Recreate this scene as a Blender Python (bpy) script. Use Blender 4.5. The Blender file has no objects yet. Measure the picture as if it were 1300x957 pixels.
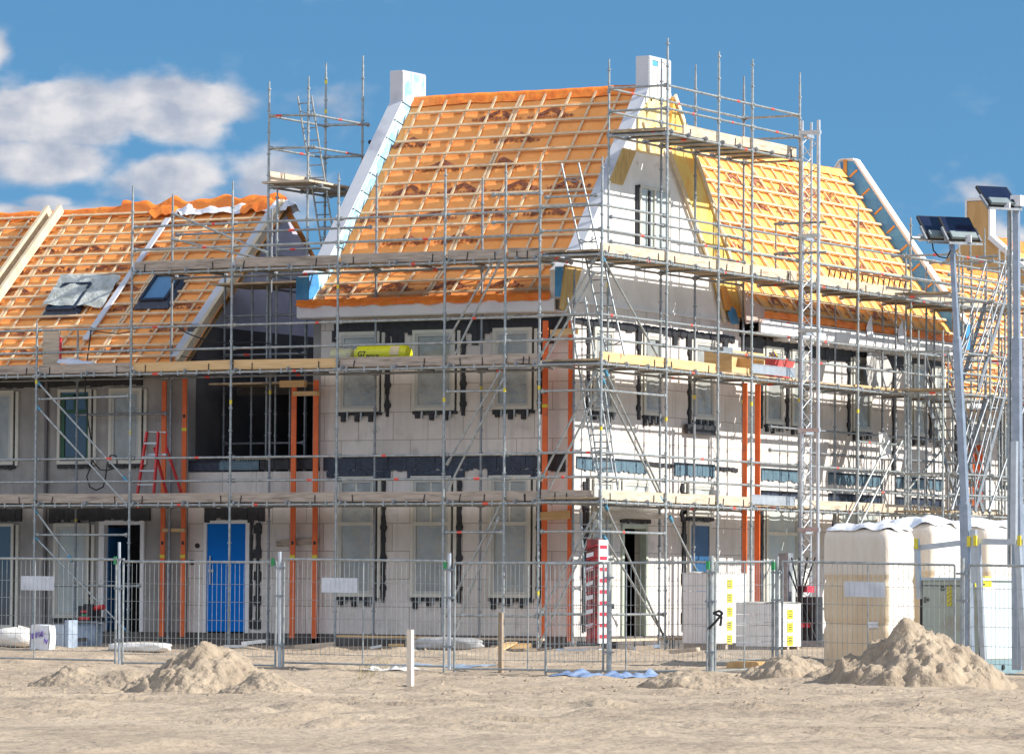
import bpy, math, random
from mathutils import Vector, Matrix, noise
random.seed(7)
C = bpy.context.scene.collection
rad = math.radians

# ------------------------------------------------------------------ camera
F, CX, CY = 5645.3, 650.0, 433.5
PITCH, ROLL, YAW = .05643688, .00629735, .5039901
CAM = Vector((45.8102, -85.7468, 0.9451))
MROT = Matrix.Rotation(YAW, 3, 'Z') @ Matrix.Rotation(math.pi/2+PITCH, 3, 'X') @ Matrix.Rotation(ROLL, 3, 'Z')
cd = bpy.data.cameras.new('camera'); cam = bpy.data.objects.new('camera', cd); C.objects.link(cam)
cam.matrix_world = Matrix.Translation(CAM) @ MROT.to_4x4()
cd.sensor_width = 36; cd.lens = F/1300*36; cd.shift_y = -45/1300
cd.clip_start = 1; cd.clip_end = 6000
bpy.context.scene.camera = cam

def hit(px, py, ax, val):
    """measured point of the survey photo -> point on the plane ax = val"""
    r = MROT @ Vector(((px-CX)/F, -(py-CY)/F, -1))
    i = 'xyz'.index(ax); t = (val-CAM[i])/r[i]
    return CAM + r*t
def XL(px, y=0.0, py=600): return hit(px, py, 'y', y).x
def YR(px, x=0.0, py=600): return hit(px, py, 'x', x).y

# ------------------------------------------------------------------ materials
MATS = {}
def mat(name, col, rough=.7, metal=0, col2=None, scale=3, detail=6, bump=0, bscale=None, mix=(.35, .65), stretch=(1, 1, 1), spec=.5, dirt=None, trans=0):
    if name in MATS: return MATS[name]
    m = bpy.data.materials.new(name); m.use_nodes = True
    nt = m.node_tree; N = nt.nodes; L = nt.links
    b = N['Principled BSDF']
    b.inputs['Roughness'].default_value = rough; b.inputs['Metallic'].default_value = metal
    b.inputs['Specular IOR Level'].default_value = spec
    g = N.new('ShaderNodeNewGeometry'); mp = N.new('ShaderNodeMapping'); mp.inputs['Scale'].default_value = stretch
    L.new(g.outputs['Position'], mp.inputs['Vector'])
    c2 = col2 or tuple(min(1, c*.78) for c in col)
    n = N.new('ShaderNodeTexNoise'); n.inputs['Scale'].default_value = scale; n.inputs['Detail'].default_value = detail
    n.inputs['Roughness'].default_value = .62
    L.new(mp.outputs[0], n.inputs['Vector'])
    r = N.new('ShaderNodeMapRange'); r.inputs['From Min'].default_value = mix[0]; r.inputs['From Max'].default_value = mix[1]
    L.new(n.outputs['Fac'], r.inputs['Value'])
    mx = N.new('ShaderNodeMix'); mx.data_type = 'RGBA'
    mx.inputs['A'].default_value = (*col, 1); mx.inputs['B'].default_value = (*c2, 1)
    L.new(r.outputs[0], mx.inputs['Factor'])
    out = mx.outputs['Result']
    if dirt:
        n2 = N.new('ShaderNodeTexNoise'); n2.inputs['Scale'].default_value = dirt[1]; n2.inputs['Detail'].default_value = 8
        L.new(mp.outputs[0], n2.inputs['Vector'])
        r2 = N.new('ShaderNodeMapRange'); r2.inputs['From Min'].default_value = dirt[2]; r2.inputs['From Max'].default_value = dirt[3]
        L.new(n2.outputs['Fac'], r2.inputs['Value'])
        m2 = N.new('ShaderNodeMix'); m2.data_type = 'RGBA'; m2.inputs['B'].default_value = (*dirt[0], 1)
        L.new(out, m2.inputs['A']); L.new(r2.outputs[0], m2.inputs['Factor']); out = m2.outputs['Result']
    L.new(out, b.inputs['Base Color'])
    if bump:
        n3 = N.new('ShaderNodeTexNoise'); n3.inputs['Scale'].default_value = bscale or scale*3; n3.inputs['Detail'].default_value = 8
        L.new(mp.outputs[0], n3.inputs['Vector'])
        bp = N.new('ShaderNodeBump'); bp.inputs['Strength'].default_value = 1; bp.inputs['Distance'].default_value = bump
        L.new(n3.outputs['Fac'], bp.inputs['Height']); L.new(bp.outputs[0], b.inputs['Normal'])
    if trans: b.inputs['Transmission Weight'].default_value = trans
    m['_'] = 1
    MATS[name] = m
    return m

def block_mat(name, col, col2, joint, w, h, msize=.012, streak=None):
    m = mat(name, col, .85, 0, col2, 1.3, 8, .004, 30, dirt=(tuple(c*.62 for c in col), 2.1, .58, .80))
    nt = m.node_tree; N = nt.nodes; L = nt.links; b = N['Principled BSDF']
    src = b.inputs['Base Color'].links[0].from_socket
    g = N.new('ShaderNodeNewGeometry'); s = N.new('ShaderNodeSeparateXYZ'); L.new(g.outputs['Position'], s.inputs[0])
    a = N.new('ShaderNodeMath'); a.operation = 'ADD'; L.new(s.outputs[0], a.inputs[0]); L.new(s.outputs[1], a.inputs[1])
    c = N.new('ShaderNodeCombineXYZ'); L.new(a.outputs[0], c.inputs[0]); L.new(s.outputs[2], c.inputs[1])
    br = N.new('ShaderNodeTexBrick'); br.inputs['Scale'].default_value = 1
    br.inputs['Brick Width'].default_value = w; br.inputs['Row Height'].default_value = h
    br.inputs['Mortar Size'].default_value = msize; br.inputs['Mortar Smooth'].default_value = .3
    br.inputs['Color1'].default_value = (1, 1, 1, 1); br.inputs['Color2'].default_value = (.86, .85, .83, 1)
    br.inputs['Mortar'].default_value = (*joint, 1)
    L.new(c.outputs[0], br.inputs['Vector'])
    mx = N.new('ShaderNodeMix'); mx.data_type = 'RGBA'; mx.blend_type = 'MULTIPLY'; mx.inputs['Factor'].default_value = 1
    L.new(src, mx.inputs['A']); L.new(br.outputs['Color'], mx.inputs['B'])
    out = mx.outputs['Result']
    # vertical rain streaks
    mp = N.new('ShaderNodeMapping'); mp.inputs['Scale'].default_value = (7, .35, 1); L.new(c.outputs[0], mp.inputs['Vector'])
    n = N.new('ShaderNodeTexNoise'); n.inputs['Scale'].default_value = 1; n.inputs['Detail'].default_value = 5; L.new(mp.outputs[0], n.inputs['Vector'])
    r = N.new('ShaderNodeMapRange'); r.inputs['From Min'].default_value = .52; r.inputs['From Max'].default_value = .75; r.inputs['To Max'].default_value = .55
    L.new(n.outputs['Fac'], r.inputs['Value'])
    m3 = N.new('ShaderNodeMix'); m3.data_type = 'RGBA'; m3.inputs['B'].default_value = (*(streak or tuple(x*.6 for x in col)), 1)
    L.new(out, m3.inputs['A']); L.new(r.outputs[0], m3.inputs['Factor'])
    L.new(m3.outputs['Result'], b.inputs['Base Color'])
    return m

M_blk = block_mat('sand_lime_block', (.80, .75, .71), (.68, .63, .58), (.50, .46, .43), .9, .62, .010)
M_conc = block_mat('grey_concrete_wall', (.42, .40, .38), (.30, .29, .28), (.9, .9, .9), 2.6, 2.9, .01, (.22, .2, .19))
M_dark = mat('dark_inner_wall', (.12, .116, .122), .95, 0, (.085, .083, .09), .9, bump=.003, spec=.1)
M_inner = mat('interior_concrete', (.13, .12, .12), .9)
M_galv = mat('galvanised_steel', (.45, .47, .465), .42, .55, (.27, .30, .305), 9, 4, .0008, 60, dirt=((.5, .47, .42), 5, .58, .72))
M_galvd = mat('dull_steel', (.34, .36, .38), .5, .5, (.22, .24, .26), 8, 4)
M_alu = mat('aluminium', (.62, .64, .66), .35, .6, (.5, .52, .54), 5)
M_red = mat('red_paint', (.62, .03, .03), .45, 0, (.45, .03, .03), 6)
M_redband = mat('red_tape', (.8, .10, .07), .5)
M_yel = mat('yellow_tape', (.8, .66, .05), .5)
M_blueclip = mat('blue_coupler', (.10, .32, .48), .5, .2)
M_green = mat('green_tape', (.04, .32, .11), .6)
M_board = mat('weathered_board', (.50, .42, .35), .85, 0, (.33, .27, .22), 4, 7, .002, 20, stretch=(.6, .6, 6), dirt=((.16, .13, .11), 3, .55, .75))
M_board2 = mat('pale_board', (.62, .52, .40), .8, 0, (.46, .36, .26), 4, 7, .002, 20, stretch=(.6, .6, 5), dirt=((.3, .22, .15), 2.3, .58, .78))
M_newwood = mat('fresh_pine', (.72, .50, .26), .7, 0, (.60, .38, .17), 3, 7, .001, 20, stretch=(.5, .5, 8))
M_deck = mat('deck_boards', (.52, .40, .25), .85, 0, (.34, .26, .17), 3, 7, .002, 20, dirt=((.15, .12, .10), 2, .5, .7))
M_batten = mat('roof_batten', (.76, .57, .36), .75, 0, (.60, .42, .25), 6, 5)
M_ply = mat('plywood', (.55, .36, .17), .75, 0, (.40, .25, .11), 4, 7, .001, stretch=(3, 3, .6))
M_plyd = mat('ochre_plywood', (.62, .44, .18), .75, 0, (.45, .29, .1), 4, 7, .001, stretch=(3, 3, .6))
M_osb = mat('cream_timber', (.74, .62, .44), .75, 0, (.62, .49, .32), 3, 6)
def membrane(name, c1, c2):
    m = mat(name, c1, .6, 0, c2, 1.6, 5, .018, 3.2, dirt=(tuple(x*.75 for x in c1), 5, .58, .78), spec=.2)
    return m
M_mem = membrane('orange_membrane', (.96, .43, .14), (.93, .37, .10))
M_mem2 = membrane('sunlit_membrane', (.93, .50, .15), (.91, .44, .11))  # orange membrane yellowed, the full sun on these slopes is in the colour
M_print = mat('membrane_print', (.17, .05, .03), .6, 0, (.45, .16, .07), 11)
M_flap = mat('loose_membrane', (.95, .30, .05), .5, 0, (.85, .20, .035), 3, 5, .03, 6, spec=.3)
M_white = mat('white_board', (.80, .79, .78), .6, 0, (.73, .72, .71), 2)
M_fascia = mat('grey_fascia', (.74, .74, .76), .6, 0, (.66, .66, .69), 2)
M_coping = mat('primed_coping', (.62, .63, .66), .55, 0, (.55, .57, .62), 1.5, dirt=((.42, .44, .5), 1.2, .55, .7))
M_eps = mat('white_insulation', (.84, .83, .80), .8, 0, (.76, .74, .70), 2.2, dirt=((.6, .55, .47), 2.5, .62, .75))
M_lilac = mat('shade_tinted_gable_panel', (.50, .49, .60), .8, 0, (.40, .40, .50), 1)  # white insulation wall, its bluish shade put into the colour
M_foil = mat('pale_blue_foil', (.26, .58, .82), .35, 0, (.50, .74, .86), 3, 5, .02, 7, mix=(.42, .6))
M_foilb = mat('strong_blue_foil', (.04, .22, .52), .4, 0, (.08, .33, .62), 3, 5, .02, 7)
M_orange = mat('orange_strip', (.80, .36, .08), .6)
M_black = mat('black_sealing', (.012, .012, .014), .55, 0, (.03, .03, .035), 8, 5, .01, 18)
M_navy = mat('dark_blue_flashing', (.035, .05, .085), .45, 0, (.02, .027, .045), 4, 6, .02, 14)
M_slate = mat('slate_blue_flashing', (.12, .20, .25), .45, 0, (.08, .13, .17), 4, 6, .01, 14)
M_frame = mat('cream_window_frame', (.66, .64, .56), .5, 0, (.58, .56, .48), 2)
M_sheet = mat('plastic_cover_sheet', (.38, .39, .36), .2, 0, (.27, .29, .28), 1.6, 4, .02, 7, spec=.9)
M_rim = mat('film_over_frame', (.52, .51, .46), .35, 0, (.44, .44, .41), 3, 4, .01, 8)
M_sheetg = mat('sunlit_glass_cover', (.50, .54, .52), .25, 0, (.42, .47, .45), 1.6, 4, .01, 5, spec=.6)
M_glass = mat('dark_glass', (.05, .06, .08), .08, 0, (.07, .08, .10), 1, spec=.8)
M_gframe = mat('green_sash', (.02, .10, .045), .5)
M_blue = mat('blue_door', (.0, .17, .62), .6, 0, (.0, .15, .55), 1, spec=.15)
M_bdark = mat('dark_blue_door', (.02, .10, .24), .4)
M_orpr = mat('orange_profile', (.82, .16, .03), .5, 0, (.68, .12, .025), 3, dirt=((.5, .12, .05), 4, .6, .75))
M_steeld = mat('dark_cable', (.02, .02, .022), .5)
M_tarp = mat('plastic_wrap', (.80, .77, .72), .28, 0, (.70, .66, .60), 2, 6, .05, 4, stretch=(1.2, 1.2, 3.5), spec=.8)
M_wrapb = mat('shaded_wrapped_cardboard', (.68, .55, .38), .5, 0, (.60, .46, .30), 1.2, 6, .01, 6, stretch=(5, 5, .7))  # beige carries the shade of the stacks' front side
M_wrapw = mat('white_wrap_top', (.86, .86, .88), .35, 0, (.72, .75, .82), 2, 5, .05, 4)
M_blkp = mat('pallet_block', (.80, .77, .75), .8, 0, (.70, .66, .64), 2, 6, .004, 16)
M_label = mat('yellow_label', (.85, .75, .02), .5)
M_labelt = mat('label_print', (.05, .05, .05), .6)
M_wlabel = mat('white_label', (.82, .82, .85), .5)
M_purple = mat('purple_print', (.20, .10, .50), .5)
M_maroon = mat('maroon_pack', (.22, .05, .045), .6, 0, (.14, .04, .035), 6, dirt=((.4, .05, .05), 5, .5, .6))
M_crim = mat('crimson_tape', (.65, .04, .07), .45)
M_greenbox = mat('pale_green_cabinet', (.50, .53, .44), .5, 0, (.44, .48, .40), 1.2, dirt=((.40, .36, .27), 1.4, .58, .72))
M_whitebox = mat('white_cabinet', (.56, .63, .65), .45, 0, (.50, .57, .60), 1)
M_tealbase = mat('teal_grey_base', (.20, .30, .33), .5)
M_bluepl = mat('blue_plastic', (.13, .20, .36), .35, 0, (.30, .38, .52), 4, 5, .03, 10)
M_lens = mat('flood_glass', (.015, .02, .05), .12, spec=.8)
M_hous = mat('flood_housing', (.30, .36, .37), .5, .3)
M_rollY = mat('yellow_pack', (.80, .78, .02), .35, 0, (.66, .64, .02), 4, 4, .012, 9)
M_wool = mat('mineral_wool', (.80, .66, .40), .9)
M_sacks = mat('white_sack', (.78, .79, .82), .5, 0, (.62, .65, .70), 3, 5, .03, 7)
M_sackb = mat('blue_grey_sheet', (.24, .30, .38), .4, 0, (.36, .43, .52), 3, 5, .03, 7)
M_brown = mat('brown_peg', (.42, .32, .22), .85, 0, (.30, .22, .15), 6, stretch=(3, 3, .5))
M_peg = mat('pale_peg', (.80, .72, .62), .8, 0, (.66, .56, .45), 6, stretch=(3, 3, .5))
M_stone = mat('crumbled_clod', (.42, .33, .24), .95, 0, (.32, .25, .18), 8)
M_found = mat('dark_foundation', (.15, .13, .12), .9, 0, (.08, .075, .07), 4, 6, .01)

def sand_mat():
    m = mat('sand', (.46, .365, .262), .95, 0, (.33, .255, .18), .45, 10, .06, 7, dirt=((.30, .235, .17), 1.3, .53, .66))
    return m
M_sand = sand_mat()
M_heap = mat('heaped_sand', (.44, .35, .25), .95, 0, (.29, .225, .16), 2.2, 9, .07, 8, dirt=((.30, .24, .18), 4.5, .54, .7))

# ------------------------------------------------------------------ mesh builder
class MB:
    def __init__(s): s.v = []; s.f = []; s.m = []; s.s = []
    def add(s, vs, fs, mi=0, sm=False):
        o = len(s.v); s.v += [tuple(v) for v in vs]
        for f in fs: s.f.append(tuple(i+o for i in f)); s.m.append(mi); s.s.append(sm)
        return s
    def box(s, x0, x1, y0, y1, z0, z1, mi=0):
        if x0 > x1: x0, x1 = x1, x0
        if y0 > y1: y0, y1 = y1, y0
        if z0 > z1: z0, z1 = z1, z0
        return s.add([(x0,y0,z0),(x1,y0,z0),(x1,y1,z0),(x0,y1,z0),(x0,y0,z1),(x1,y0,z1),(x1,y1,z1),(x0,y1,z1)],
              [(0,3,2,1),(4,5,6,7),(0,1,5,4),(1,2,6,5),(2,3,7,6),(3,0,4,7)], mi)
    def beam(s, p0, p1, w, h, up=(0,0,1), mi=0):
        p0 = Vector(p0); p1 = Vector(p1); d = (p1-p0).normalized(); u = Vector(up)
        a = d.cross(u)
        if a.length < 1e-4: a = d.cross(Vector((1,0,0)))
        a.normalize(); b = a.cross(d)
        a = a*w/2; b = b*h/2
        vs = [p0-a-b, p0+a-b, p0+a+b, p0-a+b, p1-a-b, p1+a-b, p1+a+b, p1-a+b]
        return s.add(vs, [(0,1,2,3),(7,6,5,4),(0,4,5,1),(1,5,6,2),(2,6,7,3),(3,7,4,0)], mi)
    def tube(s, p0, p1, r, n=8, mi=0, r2=None, caps=True):
        p0 = Vector(p0); p1 = Vector(p1); d = (p1-p0).normalized()
        a = d.cross(Vector((0,0,1)))
        if a.length < 1e-3: a = Vector((1,0,0))
        a.normalize(); b = a.cross(d); r2 = r if r2 is None else r2
        vs = []
        for k in range(n):
            t = 2*math.pi*k/n; e = a*math.cos(t)+b*math.sin(t); vs += [p0+e*r, p1+e*r2]
        fs = [(2*k, 2*((k+1)%n), 2*((k+1)%n)+1, 2*k+1) for k in range(n)]
        s.add(vs, fs, mi, n > 5)
        if caps:
            s.add(vs, [tuple(2*k for k in range(n))[::-1], tuple(2*k+1 for k in range(n))], mi)
        return s
    def path(s, pts, r, n=6, mi=0):
        for a, b in zip(pts, pts[1:]): s.tube(a, b, r, n, mi)
        return s
    def prism(s, poly, ax, a0, a1, mi=0):
        """poly in the two other axes (in xyz order)"""
        i = 'xyz'.index(ax); n = len(poly)
        def P(q, a):
            l = list(q); l.insert(i, a); return tuple(l)
        vs = [P(q, a0) for q in poly] + [P(q, a1) for q in poly]
        fs = [tuple(range(n))[::-1], tuple(range(n, 2*n))] + [(k, (k+1) % n, n+(k+1) % n, n+k) for k in range(n)]
        return s.add(vs, fs, mi)
    def grid(s, fn, nu, nv, mi=0, sm=True):
        vs = [fn(i/nu, j/nv) for j in range(nv+1) for i in range(nu+1)]
        fs = [(j*(nu+1)+i, j*(nu+1)+i+1, (j+1)*(nu+1)+i+1, (j+1)*(nu+1)+i) for j in range(nv) for i in range(nu)]
        return s.add(vs, fs, mi, sm)
    def build(s, name, mats, parent=None, label=None):
        me = bpy.data.meshes.new(name)
        o = bpy.data.objects.new(name, me); C.objects.link(o)
        off = Vector((0,0,0))
        if parent is not None:
            o.parent = parent
            q = parent
            while q is not None: off += q.location; q = q.parent
        elif s.v:
            xs = [v[0] for v in s.v]; ys = [v[1] for v in s.v]; zs = [v[2] for v in s.v]
            off = Vector(((min(xs)+max(xs))/2, (min(ys)+max(ys))/2, min(zs))); o.location = off
        me.from_pydata([(v[0]-off.x, v[1]-off.y, v[2]-off.z) for v in s.v], [], s.f)
        if not isinstance(mats, (list, tuple)): mats = [mats]
        for m in mats: me.materials.append(m)
        me.polygons.foreach_set('material_index', s.m)
        me.polygons.foreach_set('use_smooth', s.s)
        me.update()
        if label: o['label'] = label
        return o

def tag(o, label, cat, group=None):
    o['label'] = label; o['category'] = cat
    if group: o['group'] = group
    return o
def thing(name, loc, label, cat, group=None):
    o = bpy.data.objects.new(name, None); C.objects.link(o); o.location = loc; o.empty_display_size = .2
    return tag(o, label, cat, group)
def structure(o): o['kind'] = 'structure'; return o
def dup(root, loc, rotz=0, label=None):
    r = root.copy(); C.objects.link(r); r.location = loc; r.rotation_euler = (0,0,rotz)
    if label: r['label'] = label
    for ch in list(root.children):
        c = ch.copy(); C.objects.link(c); c.parent = r
        for g in ch.children:
            d = g.copy(); C.objects.link(d); d.parent = c
    return r

# wall frames: u along the wall, d outwards, z up
def wallL(y0=0.0): return lambda u, d, z: (u, y0-d, z)
def wallR(x0=0.0): return lambda u, d, z: (x0+d, u, z)
def wbox(mb, W, u0, u1, d0, d1, z0, z1, mi=0):
    a = W(u0, d0, z0); b = W(u1, d1, z1)
    return mb.box(a[0], b[0], a[1], b[1], a[2], b[2], mi)
def wall_open(mb, W, u0, u1, z0, z1, th, openings, mi=0):
    us = sorted({u0, u1, *[min(max(o[0],u0),u1) for o in openings], *[min(max(o[1],u0),u1) for o in openings]})
    zs = sorted({z0, z1, *[min(max(o[2],z0),z1) for o in openings], *[min(max(o[3],z0),z1) for o in openings]})
    for i in range(len(us)-1):
        run = None
        for j in range(len(zs)-1):
            cu = (us[i]+us[i+1])/2; cz = (zs[j]+zs[j+1])/2
            solid = not any(o[0] < cu < o[1] and o[2] < cz < o[3] for o in openings)
            if solid:
                if run is None: run = zs[j]
            if (not solid or j == len(zs)-2) and run is not None:
                wbox(mb, W, us[i], us[i+1], -th, 0, run, zs[j+1] if solid else zs[j], mi); run = None

def ragged(mb, W, pts, wid, d0, d1, step=.055, amp=.03, mi=0):
    """flat strip with an uneven edge following pts [(u,z),...]"""
    for (ua, za), (ub, zb) in zip(pts, pts[1:]):
        L = math.hypot(ub-ua, zb-za); n = max(1, int(L/step))
        for k in range(n):
            t0, t1 = k/n, (k+1)/n
            w = wid*(1+random.uniform(-.22, .3))/2
            u0 = ua+(ub-ua)*t0; u1 = ua+(ub-ua)*t1; z0 = za+(zb-za)*t0; z1 = za+(zb-za)*t1
            dd = d1+random.uniform(0, .012)
            if abs(ub-ua) > abs(zb-za): wbox(mb, W, min(u0,u1), max(u0,u1), d0, dd, z0-w-random.uniform(0, amp), z0+w, mi)
            else: wbox(mb, W, u0-w, u0+w+random.uniform(0, amp), d0, dd, min(z0,z1), max(z0,z1), mi)

def window(par, W, u0, u1, z0, z1, side=1, transom=None, sheet=None, brk=3, seal=True, fr=None, gap=.0, muntin=False, sag=True):
    """frame + cover sheet + black sealing on the side the camera sees + brackets below"""
    f = MB(); t = .075; d = .07
    wbox(f, W, u0, u0+t, 0, d, z0, z1); wbox(f, W, u1-t, u1, 0, d, z0, z1)
    wbox(f, W, u0+t, u1-t, 0, d, z0, z0+t); wbox(f, W, u0+t, u1-t, 0, d, z1-t, z1)
    if transom: wbox(f, W, u0+t, u1-t, 0, d-.004, transom-.04, transom+.04)
    if muntin: wbox(f, W, (u0+u1)/2-.02, (u0+u1)/2+.02, 0, d-.02, transom+.04 if transom else z0+t, z1-t)
    fo = f.build('window', fr or M_frame, par)
    p = MB()
    ph = random.uniform(0, 9)
    def fn(a, b):
        u = u0+t+(u1-u0-2*t)*a; z = z0+t+(z1-z0-2*t)*b
        e = min(a, 1-a, b, 1-b)
        dd = .038+.018*noise.noise((u*2.3+ph, z*1.4, ph)) + (.014*math.sin((a*1.2+b)*9+ph)*min(1, e*6) if sag else 0)
        return W(u, dd if sag else .03, z)
    p.grid(fn, 10, 14)
    # solid backing so the pane has thickness
    wbox(p, W, u0+t, u1-t, -.06, .012, z0+t, z1-t)
    if sag:
        for (a0, a1, b0, b1) in ((u0+t, u0+t+.07, z0+t, z1-t), (u1-t-.06, u1-t, z0+t, z1-t), (u0+t+.07, u1-t-.06, z0+t, z0+t+.06), (u0+t+.07, u1-t-.06, z1-t-.07, z1-t)):
            wbox(p, W, a0, a1, .013, .060, b0, b1, 1)
    p.build('pane', [sheet or M_sheet, M_rim], fo)
    # cream side profile + black seals
    if side:
        s = MB(); e = u1 if side > 0 else u0; sg = side
        wbox(s, W, *sorted((e+sg*.05, e+sg*.13)), 0, .05, z0-.02, z1-.03)
        s.build('side_profile', fr or M_frame, fo)
        k = MB()
        ragged(k, W, [(e+sg*.02, z0), (e+sg*.02, z1-.05)], .045, .002, .03)
        if seal:
            ragged(k, W, [(e+sg*.19, z0-.12), (e+sg*.19, z1-.02)], .07, .002, .035, .12)
            for q in range(4):
                zz = z0+(z1-z0)*(q+.3)/4
                k.tube(W(e+sg*.20, 0, zz), W(e+sg*.20, .05, zz), .085, 9)
        ragged(k, W, [(u0, z0-.035), (u1+.05, z0-.035)], .07, .002, .05)
        for q in range(brk):
            uu = u0+(u1-u0)*(q+.35)/brk
            wbox(k, W, uu-.05, uu+.05, .001, .06, z0-random.uniform(.16, .26), z0-.03)
        k.build('sealing', M_black, fo)
    if brk:
        g = MB()
        for q in range(brk):
            uu = u0+(u1-u0)*(q+.75)/brk
            wbox(g, W, uu-.02, uu+.02, .055, .10, z0-.17, z0-.01)
        g.build('bracket', M_galv, fo)
    return fo

def flashing(par, W, u0, u1, z0, z1, m, name='flashing', scallop=True, d=.03):
    s = MB(); n = int((u1-u0)/.12)
    for k in range(n):
        a = u0+(u1-u0)*k/n; b = u0+(u1-u0)*(k+1)/n
        lo = z0+(random.uniform(-.03, .03) if scallop else 0)
        wbox(s, W, a, b, .002, d+random.uniform(-.008, .012), lo, z1)
    e = s; n = int((u1-u0)/.075)
    for k in range(n):
        a = u0+(u1-u0)*(k+.5)/n; p0 = W(a, d+.01, z1-.03); p1 = W(a, d+.035, z1-.03)
        e.tube(p0, p1, .022, 6, 1)
    return s.build(name, [m, M_black], par)

# ------------------------------------------------------------------ roofs
def polypt(prof, t):
    for (a, b) in zip(prof, prof[1:]):
        l = math.hypot(b[0]-a[0], b[1]-a[1])
        if t <= l or b is prof[-1]:
            k = t/l; nx, nz = -(b[1]-a[1])/l, (b[0]-a[0])/l
            if nz < 0: nx, nz = -nx, -nz
            return a[0]+(b[0]-a[0])*k, a[1]+(b[1]-a[1])*k, nx, nz
        t -= l
def plen(prof): return sum(math.hypot(b[0]-a[0], b[1]-a[1]) for a, b in zip(prof, prof[1:]))

def roof_slope(par, prof, u0, u1, ax, m, ustart=None, pitch_b=.39, pitch_c=.6, first=.25, skipb=(), prints=True, name='roof_membrane', double=3, seed=1, tops=.22, nb=60):
    """prof: (across, z) from eave to ridge. ax: axis the ridge runs along. ustart(t) gives the left end of the slope at t"""
    rnd = random.Random(seed)
    T = plen(prof)
    us = ustart or (lambda t: u0)
    def P(u, t, n):
        c, z, nx, nz = polypt(prof, min(t, T-1e-4))
        return (u, c+nx*n, z+nz*n) if ax == 'x' else (c+nx*n, u, z+nz*n)
    mb = MB()
    def fn(a, b):
        t = b*T; u = us(t)+(u1-us(t))*a
        bulge = .008*math.sin(t/pitch_b*2*math.pi)+.016*noise.noise((u*1.7+seed*9, t*2.6, seed))+.010*noise.noise((u*5+seed*9, t*4, seed))
        if t < .5: bulge += .05*noise.noise((u*3, t*5, 3.3))*(1-t/.5)
        return P(u, t, bulge)
    mb.grid(fn, int((u1-u0)/.12), int(T/.11))
    def fn2(a, b):
        t = b*T; u = us(t)+(u1-us(t))*a
        return P(u, t, -.12)
    mb.grid(fn2, 2, int(T/.3), 1, False)
    # counter battens
    k = 0; u = u0+first
    while u < u1-.1:
        # clip to slanted left end
        tt = [t for t in [i*T/60 for i in range(61)] if us(t) <= u]
        if tt and max(tt)-min(tt) > .3:
            ta, tb = min(tt)+.12, max(tt)-.04
            segs = [ta]
            for v in range(1, len(prof)-1):
                L = plen(prof[:v+1])
                if ta < L < tb: segs.append(L)
            segs.append(tb)
            c = MB()
            for a, b in zip(segs, segs[1:]):
                c.beam(P(u, a, .045), P(u, b-1e-3, .045), .055, .03, up=Vector(P(u, a, 1))-Vector(P(u, a, 0)))
                if double and k % double == double-1:
                    c.beam(P(u+.085, a, .045), P(u+.085, b-1e-3, .045), .055, .03, up=Vector(P(u, a, 1))-Vector(P(u, a, 0)))
            c.build('counter_batten', M_batten, par)
        k += 1; u += pitch_c
    # battens
    t = .30; k = 0
    while t < T-.1:
        if k not in skipb:
            a0 = us(t)+.08; b = MB(); x = a0
            while x < u1-.05:
                x2 = min(u1-.05, x+rnd.uniform(3.0, 4.4)); dt = rnd.uniform(-.008, .008)
                b.beam(P(x, t+dt, .078), P(x2-.004, t+dt+rnd.uniform(-.006, .006), .078), .062, .034, up=Vector(P(x, t, 1))-Vector(P(x, t, 0)))
                x = x2
            b.build('batten', M_batten, par)
        t += pitch_b; k += 1
    # printed house marks on the membrane
    if prints:
        pm = mb; lift = .036
        row = 0; t = .5
        while t < T-.5:
            x = us(t)+.1+(row % 3)*.55
            while x < u1-1.1:
                w = rnd.uniform(.72, .9); h = .34
                def Q(a, b2, n=lift): return P(x+a*w, t+b2*h, n)
                if rnd.random() < .74:
                    # chevron roof outline with broken letters below it
                    for (a, b_, c_, d_) in ((0, .25, .5, 1), (.5, 1, 1, .25)):
                        for q in range(4):
                            f0, f1 = q/4, (q+1)/4
                            if rnd.random() < .1: continue
                            A = (a+(c_-a)*f0, b_+(d_-b_)*f0); B = (a+(c_-a)*f1, b_+(d_-b_)*f1)
                            pm.add([Q(A[0], A[1]-.42), Q(B[0], B[1]-.42), Q(*B), Q(*A)], [(0, 1, 2, 3)], 2)
                    aa = -.25
                    while aa < 1.2:
                        ww = rnd.uniform(.05, .12); hh = rnd.uniform(.12, .3)
                        pm.add([Q(aa, -.02), Q(aa+ww, -.02), Q(aa+ww, hh), Q(aa, hh)], [(0, 1, 2, 3)], 2); aa += ww+rnd.uniform(.02, .07)
                x += rnd.uniform(1.35, 1.6)
            t += .78 + (row % 2)*.05; row += 1
    mb.build(name, [m, M_ply, M_print], par)
    return P, T

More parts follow.
